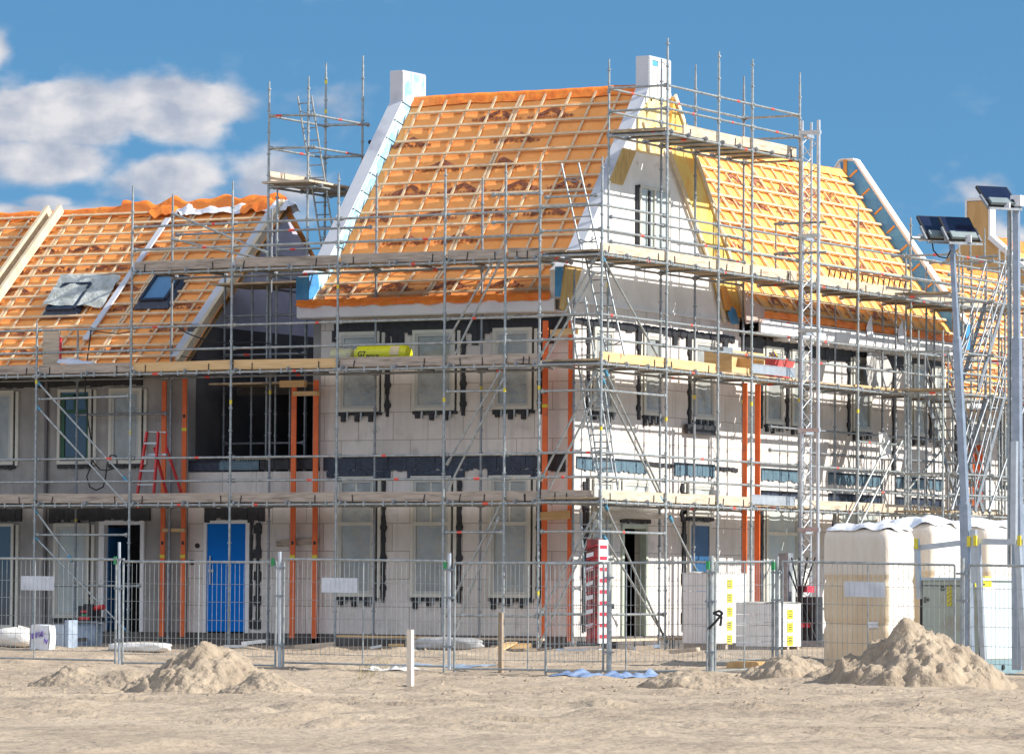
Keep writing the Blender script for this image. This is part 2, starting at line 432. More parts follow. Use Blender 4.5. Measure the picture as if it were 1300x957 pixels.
# ================================================================== THE SETTING
def gz(x, y):
    d = -y if y < 0 else 0
    return -.27-.0095*min(d, 22)-.0035*max(0, min(d-22, 60))
def gh(x, y):
    z = gz(x, y)
    n1 = noise.fractal((x*.22, y*.22, 1.3), 1.0, 2.0, 4)
    n2 = noise.fractal((x*1.1, y*1.1, 5.3), .9, 2.1, 4)
    n3 = noise.noise((x*4.5, y*4.5, 2.2))
    far = 1 if -70 < y else .3
    if -60 < y < -19:
        for (y0, sl, ph) in ((-26.5, .06, 0), (-28.3, .06, 1), (-33, -.10, 2), (-35, -.10, 3), (-41, .03, 4), (-43, .03, 5)):
            dd = abs(y-(y0+sl*(x-12)+.35*math.sin(x*.17+ph)))
            if dd < .5:
                z += (-.07 if dd < .20 else (.045*(1-(dd-.20)/.30)))*(.6+.4*noise.noise((x*.6, ph, 2)))+(.018*math.sin(x*24+dd*9) if dd < .2 else 0)
        c = noise.cell((x*1.6, y*1.1, 3)) if hasattr(noise, 'cell') else 0
        if c > .72: z -= .035*max(0, noise.noise((x*3.1, y*2.4, 8))+.2)
    a = 1 if y < -4 else max(.3, 1-(y+4)/6)
    z += (.055*n1+.038*n2*a+.016*n3*a)*far
    r = noise.noise((x*.9+7, y*.9, 9))
    if r > .25 and y < -3: z += (r-.25)*.22
    return z
def axis(lo, hi, fine0, fine1, fs, cs):
    a = []; x = fine0
    while x <= fine1: a.append(x); x += fs
    s = fs; x = fine0
    while x > lo: s = min(s*1.25, cs); x -= s; a.insert(0, x)
    s = fs; x = a[-1]
    while x < hi: s = min(s*1.25, cs); x += s; a.append(x)
    return a
xs = axis(-1500, 1500, -6, 28, .13, 200); ys = axis(-400, 1500, -42, 1, .13, 200)
g = MB(); nx = len(xs)
g.v = [(x, y, gh(x, y) if abs(x) < 80 and -88 < y < 40 else gz(x, y)) for y in ys for x in xs]
g.f = [(j*nx+i, j*nx+i+1, (j+1)*nx+i+1, (j+1)*nx+i) for j in range(len(ys)-1) for i in range(nx-1)]
g.m = [0]*len(g.f); g.s = [True]*len(g.f)
go = g.build('ground', M_sand); structure(go)

# ================================================================== CORNER HOUSE
WL = wallL(); WR = wallR()
LX0, LX1 = -6.79, 0.0       # width
HD = 8.4                    # depth
house = thing('corner_house', (0, 0, 0), 'tall white block corner house with steep orange batten roof and two white gable stacks', 'house', 'houses under construction')
w = MB()
gl_op = [(XL(450)-.45, XL(450)+.45, .82, 3.55)]
wall_open(w, WL, -6.40, 0, 0, 7.35, .3, [])
w.build('wall', M_blk, house)
# right hand (gable side) wall with the open doorway
door_o = (2.40, 3.66, 0, 2.50)
w = MB(); W3 = lambda u, d, z: (d, u, z)
wall_open(w, W3, .3, HD, 0, 7.35, .3, [door_o]); w.build('wall', M_blk, house)
w = MB(); w.box(-6.79, -6.49, .302, HD, 0, 7.35); w.build('wall', M_conc, house)
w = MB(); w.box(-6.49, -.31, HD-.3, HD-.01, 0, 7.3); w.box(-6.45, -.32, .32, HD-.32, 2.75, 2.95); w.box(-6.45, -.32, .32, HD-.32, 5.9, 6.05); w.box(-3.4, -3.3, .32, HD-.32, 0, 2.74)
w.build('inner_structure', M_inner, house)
w = MB(); w.box(-6.6, .02, -.02, HD, -.6, -.004); w.build('foundation', M_found, house)
# roof profile across y, both slopes
PROF = [(-.45, 7.35), (.50, 8.12), (4.2, 12.45)]
PROFB = [(8.85, 7.35), (7.9, 8.12), (4.2, 12.45)]
P_main, T_main = roof_slope(house, PROF, LX0+.33, -.32, 'x', M_mem, pitch_b=.47, pitch_c=.655, first=.28, seed=2, double=5)
# rear slope, plain
b = MB(); b.add([(LX0+.33, 8.85, 7.35), (-.32, 8.85, 7.35), (-.32, 7.9, 8.12), (LX0+.33, 7.9, 8.12), (-.32, 4.2, 12.45), (LX0+.33, 4.2, 12.45)], [(0, 1, 2, 3), (3, 2, 4, 5)]); b.build('rear_roof', M_mem, house)
# ridge fold of loose membrane
def ridge_fold(par, x0, x1, y, z, ax='x', m=None, amp=.05, hgt=.10, seed=0):
    mb = MB()
    def fn(a, b_):
        u = x0+(x1-x0)*a; t = (b_-.5)*2
        n = noise.noise((u*2.1+seed, t*1.5, seed)); n2 = noise.noise((u*.5+seed, 0, seed))
        dz = hgt*(1-abs(t))-.16*abs(t)+amp*n+amp*1.6*max(0, n2)
        q = (u, y+t*.17+amp*n*.5, z+dz)
        return q if ax == 'x' else (q[1], q[0], q[2])
    mb.grid(fn, int(abs(x1-x0)/.06), 8)
    return mb.build('ridge_membrane', m or M_flap, par)
ridge_fold(house, LX0+.33, -.32, 4.2, 12.47, seed=3, amp=.03, hgt=.09)
# orange membrane apron hanging over the fascia
a = MB()
def fn(u_, v_):
    u = -6.75+6.5*u_; n = noise.noise((u*2.6, v_*2, 8)); n2 = noise.noise((u*9, v_*3, 2))
    return (u, -.50-.05*v_+.05*n, 7.50-.17*v_+.05*n*v_+.03*n2)
a.grid(fn, 110, 5); a.build('apron_membrane', M_flap, house)
# fascia + black band
f = MB(); f.box(-6.75, -.16, -.50, -.44, 7.10, 7.37); f.box(-6.75, -.16, -.44, -.006, 7.08, 7.12)
f.build('fascia', M_fascia, house)
f = MB(); ragged(f, WL, [(-6.05, 6.86), (-.1, 6.86)], .30, .003, .03, .16, .03); ragged(f, WL, [(-6.1, 6.7), (-5.9, 6.7)], .2, .003, .03)
for u in (-4.45, -4.3, -2.4, -2.25, -.5): wbox(f, WL, u-.08, u+.08, .004, .04, 6.4+random.uniform(0, .2), 6.72)
f.build('sealing_band', M_black, house)
f = MB(); ragged(f, WR, [(.15, 6.92), (8.1, 6.92)], .14, .003, .03, .16, .05)
for u in (.9, 3.2, 4.1, 5.0, 5.7, 7.6): wbox(f, WR, u-.1, u+.1, .004, .05, 6.62, 6.9)
f.build('sealing_band', M_black, house)

# ---- gable parapets
def gable_poly(z0=7.35):
    return [(-.0, z0), (-.42, z0+.03), (-.42, 7.98), (.43, 8.50), (3.67, 12.40), (3.67, 13.12), (4.73, 13.12), (4.73, 12.40), (7.97, 8.50), (8.45, 7.85), (8.45, z0+.03), (8.4, z0)]
for gx in (-.31, LX0):
    p = MB(); p.prism(gable_poly(), 'x', gx, gx+.31); gp = p.build('gable_wall', M_eps, house)
    # coping boards on the sloped top
    c = MB(); pts = gable_poly()[2:10]
    for (q0, q1) in zip(pts, pts[1:]):
        d = Vector((q1[0]-q0[0], q1[1]-q0[1])).normalized(); n = Vector((-d[1], d[0]))
        if n[1] < 0 and abs(d[1]) < .99: n = -n
        if abs(d[1]) > .99: n = Vector((-1, 0)) if q0[0] < 4 else Vector((1, 0))
        o = .018
        c.prism([(q0[0]+n[0]*.003, q0[1]+n[1]*.003), (q1[0]+n[0]*.003, q1[1]+n[1]*.003), (q1[0]+n[0]*o, q1[1]+n[1]*o), (q0[0]+n[0]*o, q0[1]+n[1]*o)], 'x', gx-.012, gx+.322)
    c.build('coping', M_coping, gp)
# inner foil of the left parapet (faces +x) with tie straps
fx = LX0+.31
p = MB()
prf = [(-.40, 7.42), (-.40, 7.96), (.43, 8.47), (3.70, 12.38), (3.70, 13.10), (4.70, 13.10), (4.70, 12.3), (4.3, 12.3), (4.0, 12.2), (.50, 8.1), (-.2, 7.5)]
p.prism(prf, 'x', fx+.002, fx+.014); fo = p.build('foil', M_foil, house)
p = MB(); p.prism([(-.44, 7.4), (-.44, 8.02), (-.425, 8.02), (-.425, 7.4)], 'x', LX0-.02, fx+.01); p.build('end_foil', M_foilb, house)
p = MB(); p.prism([(-.45, 7.37), (-.45, 8.04), (-.08, 8.15), (0, 7.8)], 'x', fx+.015, fx+.022); p.build('end_foil', M_foilb, house)
p = MB()
for k in range(9):
    y = .7+k*.37; z = 8.50+(y-.43)*1.203
    p.beam((fx+.02, y, z), (fx+.02, y+.42, z-.10), .012, .02, up=(1, 0, 0))
p.build('tie_strap', M_black, house)
p = MB()
for y in (3.69, 4.13, 4.69): p.box(fx+.015, fx+.03, y-.03, y+.03, 12.42, 13.1)
p.beam((fx+.022, .5, 8.5), (fx+.022, 3.68, 12.34), .014, .05, up=(1, 0, 0))
p.build('edge_batten', M_white, house)
p = MB(); p.prism([(-.45, 7.40), (-.45, 8.06), (-.435, 8.06), (-.435, 7.4)], 'x', -.17, .0)
p.prism([(-.43, 7.42), (-.43, 8.06), (-.30, 8.0), (-.18, 7.85), (-.2, 7.5), (-.3, 7.42)], 'x', .003, .012)
p.build('end_foil', M_foilb, house)
# outer face of the right gable: boards, insulation bands, gable window
p = MB(); p.prism([(8.35, 7.45), (7.9, 8.45), (4.75, 12.3), (4.55, 11.15), (6.75, 8.55), (7.5, 7.45)], 'x', .003, .09); p.build('insulation_band', mat('amber_insulation', (.86, .62, .18), .7, 0, (.86, .48, .10), 2.2, 5, mix=(.45, .6)), house)
p = MB()
p.beam((.12, 4.75, 12.33), (.12, 7.97, 8.45), .12, .05, up=(1, 0, 0)); p.beam((.12, 7.97, 8.45), (.12, 8.4, 7.4), .12, .05, up=(1, 0, 0))
p.beam((.11, 4.45, 11.1), (.11, 6.9, 8.3), .10, .05, up=(1, 0, 0)); p.beam((.11, 6.9, 8.3), (.11, 7.4, 7.3), .10, .05, up=(1, 0, 0))
p.build('verge_board', M_osb, house)
def gpoly(pts, a0=.003, a1=.05):
    q = MB(); q.prism([(lambda v: (v.y, v.z))(hit(a, b, 'x', .03)) for a, b in pts], 'x', a0, a1); return q
gpoly([(774, 231), (791, 188), (807, 192), (790, 235)]).build('ochre_board', M_plyd, house)
gpoly([(717, 336), (738, 340), (719, 396), (711, 392)], .006, .06).build('ochre_board', M_plyd, house)
p = MB(); p.prism([(3.05, 10.9), (3.1, 11.7), (3.75, 12.2), (4.6, 12.2), (4.7, 11.4), (4.3, 10.9)], 'x', .003, .03); p.build('ochre_board', mat('amber_board', (.80, .55, .16), .7, 0, (.80, .66, .4), 3), house)
p = MB()
for (a0, a1) in (((2.6, 11.35), (3.3, 11.25)), ((3.9, 11.5), (5.1, 11.6))): p.beam((.05, a0[0], a0[1]), (.05, a1[0], a1[1]), .06, .06, up=(1, 0, 0))
p.beam((.06, 3.35, 11.6), (.06, 3.6, 10.95), .12, .05, up=(1, 0, 0))
p.build('loose_batten', M_osb, house)
p = MB(); z0, z1 = 12.45, 13.05
p.box(.003, .03, 3.69, 3.78, z0-.35, 13.11); p.box(.003, .03, 4.1, 4.16, z0-.2, z1); p.box(.003, .03, 4.42, 4.48, z0-.2, z1); p.box(.003, .03, 4.64, 4.72, z0-.2, 13.11); p.box(.003, .028, 3.79, 4.63, 13.05, 13.11)
p.build('stack_batten', M_white, house)
p = MB(); p.box(.003, .012, 3.8, 4.08, 12.93, 13.04); p.build('foil_patch', mat('teal_foil', (.1, .42, .55), .5), house)
# gable window
gw = MB(); gu0, gu1, gz0, gz1 = 3.15, 4.65, 8.5, 10.15
for (a0, a1) in ((gu0, gu0+.07), (3.86, 3.94), (gu1-.07, gu1)): wbox(gw, WR, a0, a1, 0, .07, gz0, gz1)
wbox(gw, WR, gu0, gu1, 0, .066, gz1-.07, gz1+.002); wbox(gw, WR, gu0, gu1, 0, .066, gz0-.07, gz0)
gwo = gw.build('window', M_frame, house)
q = MB(); wbox(q, WR, gu0+.07, gu1-.07, -.02, .03, gz0, gz1-.07); q.build('pane', M_sheetg, gwo)
q = MB(); wbox(q, WR, gu0-.13, gu0-.03, .002, .05, gz0-.1, gz1-.02); wbox(q, WR, 3.60, 3.68, .031, .06, gz0, gz1-.1); q.build('sealing', M_black, gwo)
# white strip painted in for sunlight falling between the decks
p = MB(); wbox(p, WR, .1, 8.3, .002, .05, 7.30, 7.36); p.build('sunlight_strip', M_white, house)

# ---- windows, L side
for (a0, a1) in ((430, 488), (524, 584), (626, 682)):
    window(house, WL, XL(a0), XL(a1)-.12, 4.98, 6.78, 1)
for (a0, a1) in ((429, 480), (523, 576), (622, 677)):
    window(house, WL, XL(a0), XL(a1)-.03, .84, 3.53, 1, transom=2.47, muntin=True)
for (a0, a1) in ((-6.32, -3.4), (-3.3, -.95), (-.9, -.12)):
    pass
flashing(house, WL, -6.30, -.75, 3.66, 4.00, M_navy)
flashing(house, WL, -.72, -.12, 3.62, 4.02, M_black)
for (a0, a1) in ((-6.2, -4.55), (-4.1, -2.65), (-2.05, -.75)):
    f = MB(); ragged(f, WL, [(a0, 3.58), (a1, 3.58)], .16, .003, .05, .14, .06); f.build('lintel_membrane', M_navy, house)
# vertical sealing run with blobs between ground windows (from lintel to sill) is in window()

# ---- windows, gable side
for (u0, u1, z0, z1, sh) in ((.95, 1.95, 4.97, 6.83, M_sheetg), (3.39, 4.31, 4.97, 6.83, M_sheetg), (5.95, 7.0, 4.97, 6.83, M_sheetg)):
    window(house, WR, u0, u1, z0, z1, -1, sheet=M_sheet)
f = MB(); wbox(f, WR, 5.45, 6.9, .06, .14, 4.62, 4.84); f.build('drip_tray', M_black, house)
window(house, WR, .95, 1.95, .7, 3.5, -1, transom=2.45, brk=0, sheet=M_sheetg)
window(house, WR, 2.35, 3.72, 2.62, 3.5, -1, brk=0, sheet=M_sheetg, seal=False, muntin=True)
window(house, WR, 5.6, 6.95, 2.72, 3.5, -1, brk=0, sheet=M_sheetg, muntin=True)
flashing(house, WR, .25, 3.6, 3.66, 3.95, M_slate)
flashing(house, WR, 5.03, 7.05, 3.66, 3.95, M_slate)
f = MB(); ragged(f, WR, [(3.6, 3.88), (5.0, 3.86)], .07, .003, .03, .14); ragged(f, WR, [(7.05, 3.88), (8.3, 3.86)], .07, .003, .03, .14); f.build('sealing_band', M_black, house)
# doorway frame
f = MB()
for (a0, a1) in ((2.40, 2.50), (3.56, 3.66)): f.box(-.12, .05, a0, a1, .0, 2.5)
f.box(-.12, .045, 2.5, 3.56, 2.4, 2.5); dfo = f.build('door_frame', mat('pale_green_frame', (.50, .56, .46), .5), house)
f = MB(); f.box(-.9, -.86, 2.6, 3.0, 0, 2.4); f.build('open_door', mat('greenish_panel', (.34, .40, .32), .6), house)
# blue door
f = MB()
for (a0, a1) in ((5.72, 5.80), (6.76, 6.84)): f.box(.0, .06, a0, a1, .0, 2.6)
f.box(.0, .055, 5.8, 6.76, 2.52, 2.6); dfr = f.build('door_frame', M_frame, house)
f = MB(); f.box(.005, .035, 5.8, 6.76, .02, 2.52); dd_ = f.build('door', M_bdark, dfr)
f = MB(); ragged(f, WR, [(5.50, .1), (5.50, 3.4)], .12, .003, .04, .13)
for z in (.4, 1.3, 2.2, 2.9): wbox(f, WR, 5.4, 5.6, .003, .05, z-.12, z+.12)
f.build('sealing', M_black, dfr)
f = MB(); ragged(f, WR, [(.62, .1), (.62, 3.4)], .09, .003, .04, .13)
for z in (.4, 1.4, 2.3, 2.9): wbox(f, WR, .54, .7, .003, .05, z-.12, z+.12)
f.build('sealing', M_black, house)
# plastic canopy sheet over the doorway
f = MB()
f.grid(lambda a, b: (.06+.55*a*(1-.2*b), .9+2.9*b, 2.95-.5*a*(1-b)+.10*math.sin(3*b+a)-.25*a*b), 8, 14); f.build('cover_sheet', M_tarp, house)

# ================================================================== LINK HOUSE (gap)
link = thing('link_building', (-8.3, 0, 0), 'roofless white infill with bright blue front door between grey row and tall corner house', 'building', 'houses under construction')
w = MB(); wall_open(w, WL, -9.93, -6.42, 0, 3.66, .3, [(-9.47, -8.24, 0, 2.56)]); w.build('wall', M_blk, link)
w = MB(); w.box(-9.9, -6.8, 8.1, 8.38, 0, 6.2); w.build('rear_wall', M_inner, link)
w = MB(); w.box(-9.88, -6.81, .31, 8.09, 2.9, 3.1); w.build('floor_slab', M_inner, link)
w = MB(); w.box(-9.88, -6.81, 3.4, 8.09, 5.75, 5.95); w.box(-9.85, -6.81, 1.9, 2.1, 5.5, 5.72); w.build('shade_slab', M_inner, link)  # slab added across the gap to keep the storey below dark
w = MB(); w.box(-9.96, -6.4, -.02, 3, -.6, -.005); w.build('foundation', M_found, link)
fr = MB()
for (a0, a1) in ((-9.47, -9.39), (-8.34, -8.24)): fr.box(a0, a1, -.05, .1, 0, 2.56)
fr.box(-9.39, -8.34, -.048, .1, 2.48, 2.56); fro = fr.build('door_frame', M_white, link)
d = MB(); d.box(-9.385, -8.345, -.02, .04, .03, 2.475); do = d.build('door', M_blue, fro)
d = MB(); d.tube((-9.28, -.06, 1.1), (-9.28, -.06, 1.75), .02, 8); d.tube((-9.28, -.06, 1.2), (-9.28, -.02, 1.2), .012); d.tube((-9.28, -.06, 1.65), (-9.28, -.02, 1.65), .012); d.box(-9.33, -9.2, -.05, -.022, 1.38, 1.44); d.build('door_handle', M_alu, fro)
f = MB(); ragged(f, WL, [(-9.45, 2.72), (-7.85, 2.72)], .26, .003, .06, .14, .06); f.build('lintel_membrane', M_black, link)
f = MB(); ragged(f, WL, [(-8.02, .1), (-8.02, 2.5)], .07, .003, .04, .13)
ragged(f, WL, [(-8.2, .1), (-8.2, 2.5)], .04, .003, .03, .13)
for z in (.2, .75, 1.3, 1.8, 2.35): wbox(f, WL, -8.13, -7.93, .003, .05, z-.1, z+.1)
for (u, z) in ((-9.66, 1.98), (-9.8, 1.6)): f.tube(WL(u, 0, z), WL(u, .03, z), .06, 8)
f.build('sealing', M_black, link)
flashing(link, WL, -9.9, -8.0, 3.68, 3.93, M_navy, scallop=False); flashing(link, WL, -7.98, -6.45, 3.7, 3.98, M_black, scallop=False)
f = MB(); f.box(-9.05, -8.0, -.06, -.045, 3.70, 3.92); f.build('flashing_sheet', M_slate, link)
f = MB(); f.beam((-7.5, -.05, 2.03), (-6.45, -.05, 2.1), .06, .13); f.build('wall_plank', M_board, link)
f = MB()
for x in (-6.95, -6.6): f.box(x-.35, x+.3, -.32, -.2, 5.55 if x < -6.8 else 5.35, 5.7 if x < -6.8 else 5.45)
f.build('timber_offcut', M_newwood, link)

# ================================================================== LEFT ROW HOUSE
row = thing('row_house', (-12, 0, 0), 'grey concrete row house at the left with lower orange batten roof and two roof windows', 'house', 'houses under construction')
w = MB(); wall_open(w, WL, -30, -9.95, 0, 6.05, .3, [(-12.33, -11.12, .0, 2.52)]); w.build('wall', M_conc, row)
w = MB(); w.box(-30, -9.97, -.02, 6, -.6, -.005); w.box(-29.7, -9.96, 7.9, 8.2, -.5, 6); w.box(-12.9, -10.9, 2.6, 2.7, 0, 2.9); w.build('foundation', M_found, row)
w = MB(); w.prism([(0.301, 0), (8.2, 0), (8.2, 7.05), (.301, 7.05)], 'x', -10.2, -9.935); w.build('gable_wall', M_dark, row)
w = MB(); w.prism([(.301, 7.05), (8.2, 7.05), (7.5, 7.3), (4.15, 9.9), (1.2, 7.3)], 'x', -10.2, -9.94); w.build('upper_gable', M_lilac, row)
PRL = [(-.42, 6.08), (4.1, 10.12)]
P_row, T_row = roof_slope(row, PRL, -30, -9.85, 'x', M_mem, pitch_b=.40, pitch_c=.6, first=.2, seed=5, double=6)
b = MB(); b.add([(-30, 8.6, 6.08), (-9.85, 8.6, 6.08), (-9.85, 4.1, 10.12), (-30, 4.1, 10.12)], [(0, 1, 2, 3)]); b.build('rear_roof', M_mem, row)
ridge_fold(row, -30, -14.6, 4.1, 10.14, seed=5, amp=.05)
ridge_fold(row, -14.6, -9.9, 4.1, 10.17, seed=8, amp=.16, hgt=.2)
# loose white/orange sheets at the ridge end
for (x0, x1, zz, mm, sd) in ((-13.7, -12.9, .26, M_flap, 1), (-12.95, -12.4, .22, M_wrapw, 2), (-12.45, -10.9, .16, M_wrapw, 7), (-11.0, -10.1, .36, M_flap, 4), (-10.4, -9.7, .26, M_wrapw, 6)):
    s = MB()
    s.grid(lambda a, b_, x0=x0, x1=x1, zz=zz, sd=sd: (x0+(x1-x0)*a+.1*b_, 3.75+.55*b_, 9.95+zz*math.sin(math.pi*b_)*(.6+.8*a*(1-a)*2)+.14*noise.noise((a*4+sd*5, b_*4, sd))+.02), 14, 10)
    s.build('loose_sheet', mm, row)
# verge boards, white strip across, timber beams
p = MB(); p.beam(P_row(-9.93, .0, .08), P_row(-9.93, T_row, .08), .10, .22, up=(0, -.66, .74)); p.build('verge_board', M_osb, row)
p = MB(); p.beam(P_row(-10.13, .2, .12), P_row(-10.13, 3.2, .12), .22, .03, up=(0, -.66, .74)); p.beam(P_row(-10.05, 3.3, .14), P_row(-10.05, T_row, .14), .3, .03, up=(0, -.66, .74)); p.build('verge_cover', M_coping, row)
p = MB(); p.beam(P_row(-12.95, .9, .13), P_row(-12.95, T_row-.5, .13), .15, .04, up=(0, -.66, .74)); p.build('party_strip', M_coping, row)
for x in (-16.66, -16.3):
    p = MB(); p.beam(P_row(x, .0, .2), P_row(x, T_row+.02, .2), .09, .22, up=(0, -.66, .74)); p.build('party_beam', M_osb, row)
p = MB(); p.beam(P_row(-16.48, .0, .06), P_row(-16.48, T_row, .06), .25, .05, up=(0, -.66, .74)); p.build('party_filler', M_ply, row)
# roof windows
def roof_window(par, P, u0, u1, t0, t1, flap):
    f = MB(); n = .13
    U = Vector(P(0, 1, 1))-Vector(P(0, 1, 0))
    f.add([P(u0-.14, t0-.2, .06), P(u1+.14, t0-.2, .06), P(u1+.14, t1+.1, .05), P(u0-.14, t1+.1, .05), P(u0-.05, t0, n+.02), P(u1+.05, t0, n+.02), P(u1+.05, t1, n+.02), P(u0-.05, t1, n+.02)],
          [(0, 1, 5, 4), (1, 2, 6, 5), (2, 3, 7, 6), (3, 0, 4, 7)])
    for (a, b_, c, d) in ((u0, t0, u1, t0), (u0, t1, u1, t1), (u0, t0, u0, t1), (u1, t0, u1, t1)): f.beam(P(a, b_, n+.03), P(c, d, n+.03), .07, .09, up=U)
    fo = f.build('roof_window', M_navy, par)
    g_ = MB(); g_.add([P(u0, t0, n+.02), P(u1, t0, n+.02), P(u1, t1, n+.02), P(u0, t1, n+.02)], [(0, 1, 2, 3)]); g_.build('pane', mat('roof_glass', (.10, .22, .38), .06, 0, (.14, .28, .44), 1, spec=1), fo)
    if flap:
        s = MB(); s.grid(lambda a, b_: P(u0-.15+(u1-u0+.9)*a-.1*b_, t0+.1+(t1-t0+.25)*b_, .22+.09*noise.noise((a*5, b_*5, 3))-.1*a*a), 16, 12)
        s.build('torn_sheet', mat('clear_grey_sheet', (.36, .38, .34), .3, 0, (.6, .62, .6), 5, bump=.03), fo)
roof_window(row, P_row, -14.62, -13.85, 2.05, 3.0, True)
roof_window(row, P_row, -12.1, -11.4, 2.3, 3.25, False)
# gutter board: eave edge
f = MB(); f.box(-30, -9.95, -.46, -.40, 5.9, 6.10); f.build('fascia', M_fascia, row)
f = MB(); ragged(f, WL, [(-16, 5.78), (-11.2, 5.78)], .16, .003, .05, .16); f.build('sealing_band', M_black, row)
for (a0, a1, sh) in ((-16.4, -15.4, M_sheet), (-15.4+.0, -14.85, None), (-13.55, -12.6, 'g'), (-12.11, -11.2, M_sheet)):
    if a0 == -15.4:
        continue
    if sh == 'g':
        fo = window(row, WL, a0, a1, 3.87, 5.62, 1, sheet=M_glass, brk=0, seal=False, sag=False)
        s = MB()
        for (q0, q1, z0, z1) in ((a0+.1, a0+.2, 3.97, 5.5), (a1-.14, a1-.08, 3.97, 5.5), (a0+.2, a1-.14, 3.97, 4.04), (a0+.2, a1-.14, 5.06, 5.14), ((a0+a1)/2-.03, (a0+a1)/2+.03, 5.14, 5.5), (a0+.2, a1-.14, 5.44, 5.5)): wbox(s, WL, q0, q1, .031, .055, z0, z1)
        s.build('sash', M_gframe, fo)
    else: window(row, WL, a0, a1, 3.87, 5.62, 1, sheet=sh, brk=0, seal=False)
window(row, WL, -15.75, -14.80, 3.87, 5.62, 1, brk=0, seal=False, sheet=M_sheet)
# ground floor
window(row, WL, -15.9, -14.75, .05, 2.5, 1, brk=0, seal=False, sheet=M_glass, sag=False)
window(row, WL, -13.62, -12.62, .3, 2.5, 1, brk=0, seal=False, sheet=M_sheetg)
f = MB()
for (a0, a1) in ((-12.35, -12.2), (-11.2, -11.1)): f.box(a0, a1, -.06, .1, 0, 2.56)
f.box(-12.2, -11.2, -.055, .1, 2.46, 2.56); dfo = f.build('door_frame', M_white, row)
f = MB(); f.box(-12.2, -12.16, .1, .95, .02, 2.4); f.build('open_door', M_bdark, dfo)
f = MB(); ragged(f, WL, [(-13.75, 2.72), (-10.95, 2.72)], .26, .003, .06, .14, .06); ragged(f, WL, [(-16, 2.72), (-14.55, 2.72)], .26, .003, .06, .14, .06); f.build('lintel_membrane', M_black, row)
f = MB(); f.tube((-13.86, -.06, -.2), (-13.86, -.06, 5.9), .045, 8); f.build('downpipe', mat('grey_pipe', (.16, .15, .15), .5), row)

# ================================================================== LONG HOUSE ON THE RIGHT SIDE
YE = 20.6
long_ = thing('terrace_house', (0, 14, 0), 'white block house with bright amber batten roof that ends in a blue foiled parapet', 'house', 'houses under construction')
w = MB(); wall_open(w, W3, HD+.01, YE, 0, 7.0, .3, []); w.build('wall', M_blk, long_)
w = MB(); w.box(-6.5, -.31, YE-.3, YE-.01, 0, 6.98); w.box(-6.5, -6.2, HD, YE-.3, 0, 7); w.box(-6.5, .02, HD+.03, YE-.02, -.6, -.004); w.build('rear_wall', M_inner, long_)
PR = [(.45, 7.42), (-.1, 8.17), (-2.9, 12.03)]
def lstart(t):
    # follows the rear slope of the corner house
    c, z, _, _ = polypt(PR, min(t, plen(PR)-1e-3))
    yy = 4.2+(12.45-z)/1.17 if z > 8.12 else 7.9+(8.12-z)/.8
    return max(5.2, yy)-.15 if c < -.3 else max(yy, 8.35)
P_l, T_l = roof_slope(long_, PR, 8.3, YE+.0, 'y', M_mem2, ustart=lstart, pitch_b=.45, pitch_c=.64, first=-3.0, seed=9, double=5, prints=True)
b = MB(); b.add([(-2.9, 5, 12.03), (-2.9, YE, 12.03), (-6.4, YE, 7.2), (-6.4, 5, 7.2)], [(0, 1, 2, 3)]); b.build('rear_roof', M_mem2, long_)
ridge_fold(long_, 5.2, YE, -2.9, 12.05, 'y', M_mem2, .02, .06, 4)
def gp2(pts, X, a1=.04):
    q = MB(); q.prism([(lambda v: (v.y, v.z))(hit(a, b, 'x', X)) for a, b in pts], 'x', X, X+a1); return q
gp2([(915, 363.5), (920, 363.5), (927.8, 383), (925.4, 394), (920, 394), (916.8, 378)], .16).build('orange_end_board', M_orange, house)
gp2([(927.8, 389), (932.5, 394), (937, 411), (929, 412), (923, 397)], .16).build('end_foil', M_foilb, house)
gp2([(944, 372), (968.5, 392), (968.5, 408), (946, 411)], .50).build('verge_end_board', mat('pinkish_board', (.55, .42, .36), .8), long_)
f = MB(); f.box(.46, .52, HD+.1, YE, 7.10, 7.44); f.box(.01, .46, HD+.1, YE, 7.08, 7.12); f.build('fascia', M_white, long_)
a = MB()
a.grid(lambda u_, v_: (.50+.04*v_+.03*noise.noise((u_*40, v_, 3)), 8.6+11.9*u_, 7.62-.16*v_+.05*noise.noise((u_*26, v_*2, 8))), 140, 4); a.build('apron_membrane', M_flap, long_)
for y in (14.5, 16.4):
    s = MB(); s.grid(lambda a_, b_, y=y: (.56+.05*math.sin(5*a_), y+.55*a_-.1*b_, 7.25+.55*b_*(math.sin(math.pi*min(1, a_+.15)))+.03), 8, 8); s.build('loose_sheet', M_wrapw, long_)
f = MB(); ragged(f, WR, [(8.5, 6.86), (YE-.1, 6.86)], .32, .003, .03, .16, .03); f.build('sealing_band', M_black, long_)
f = MB()
n = 0; y = 10.2
while y < YE-.3: f.box(.02, .44, y, y+.035, 6.98, 7.06); y += .45
f.build('gutter_bracket', M_white, long_)
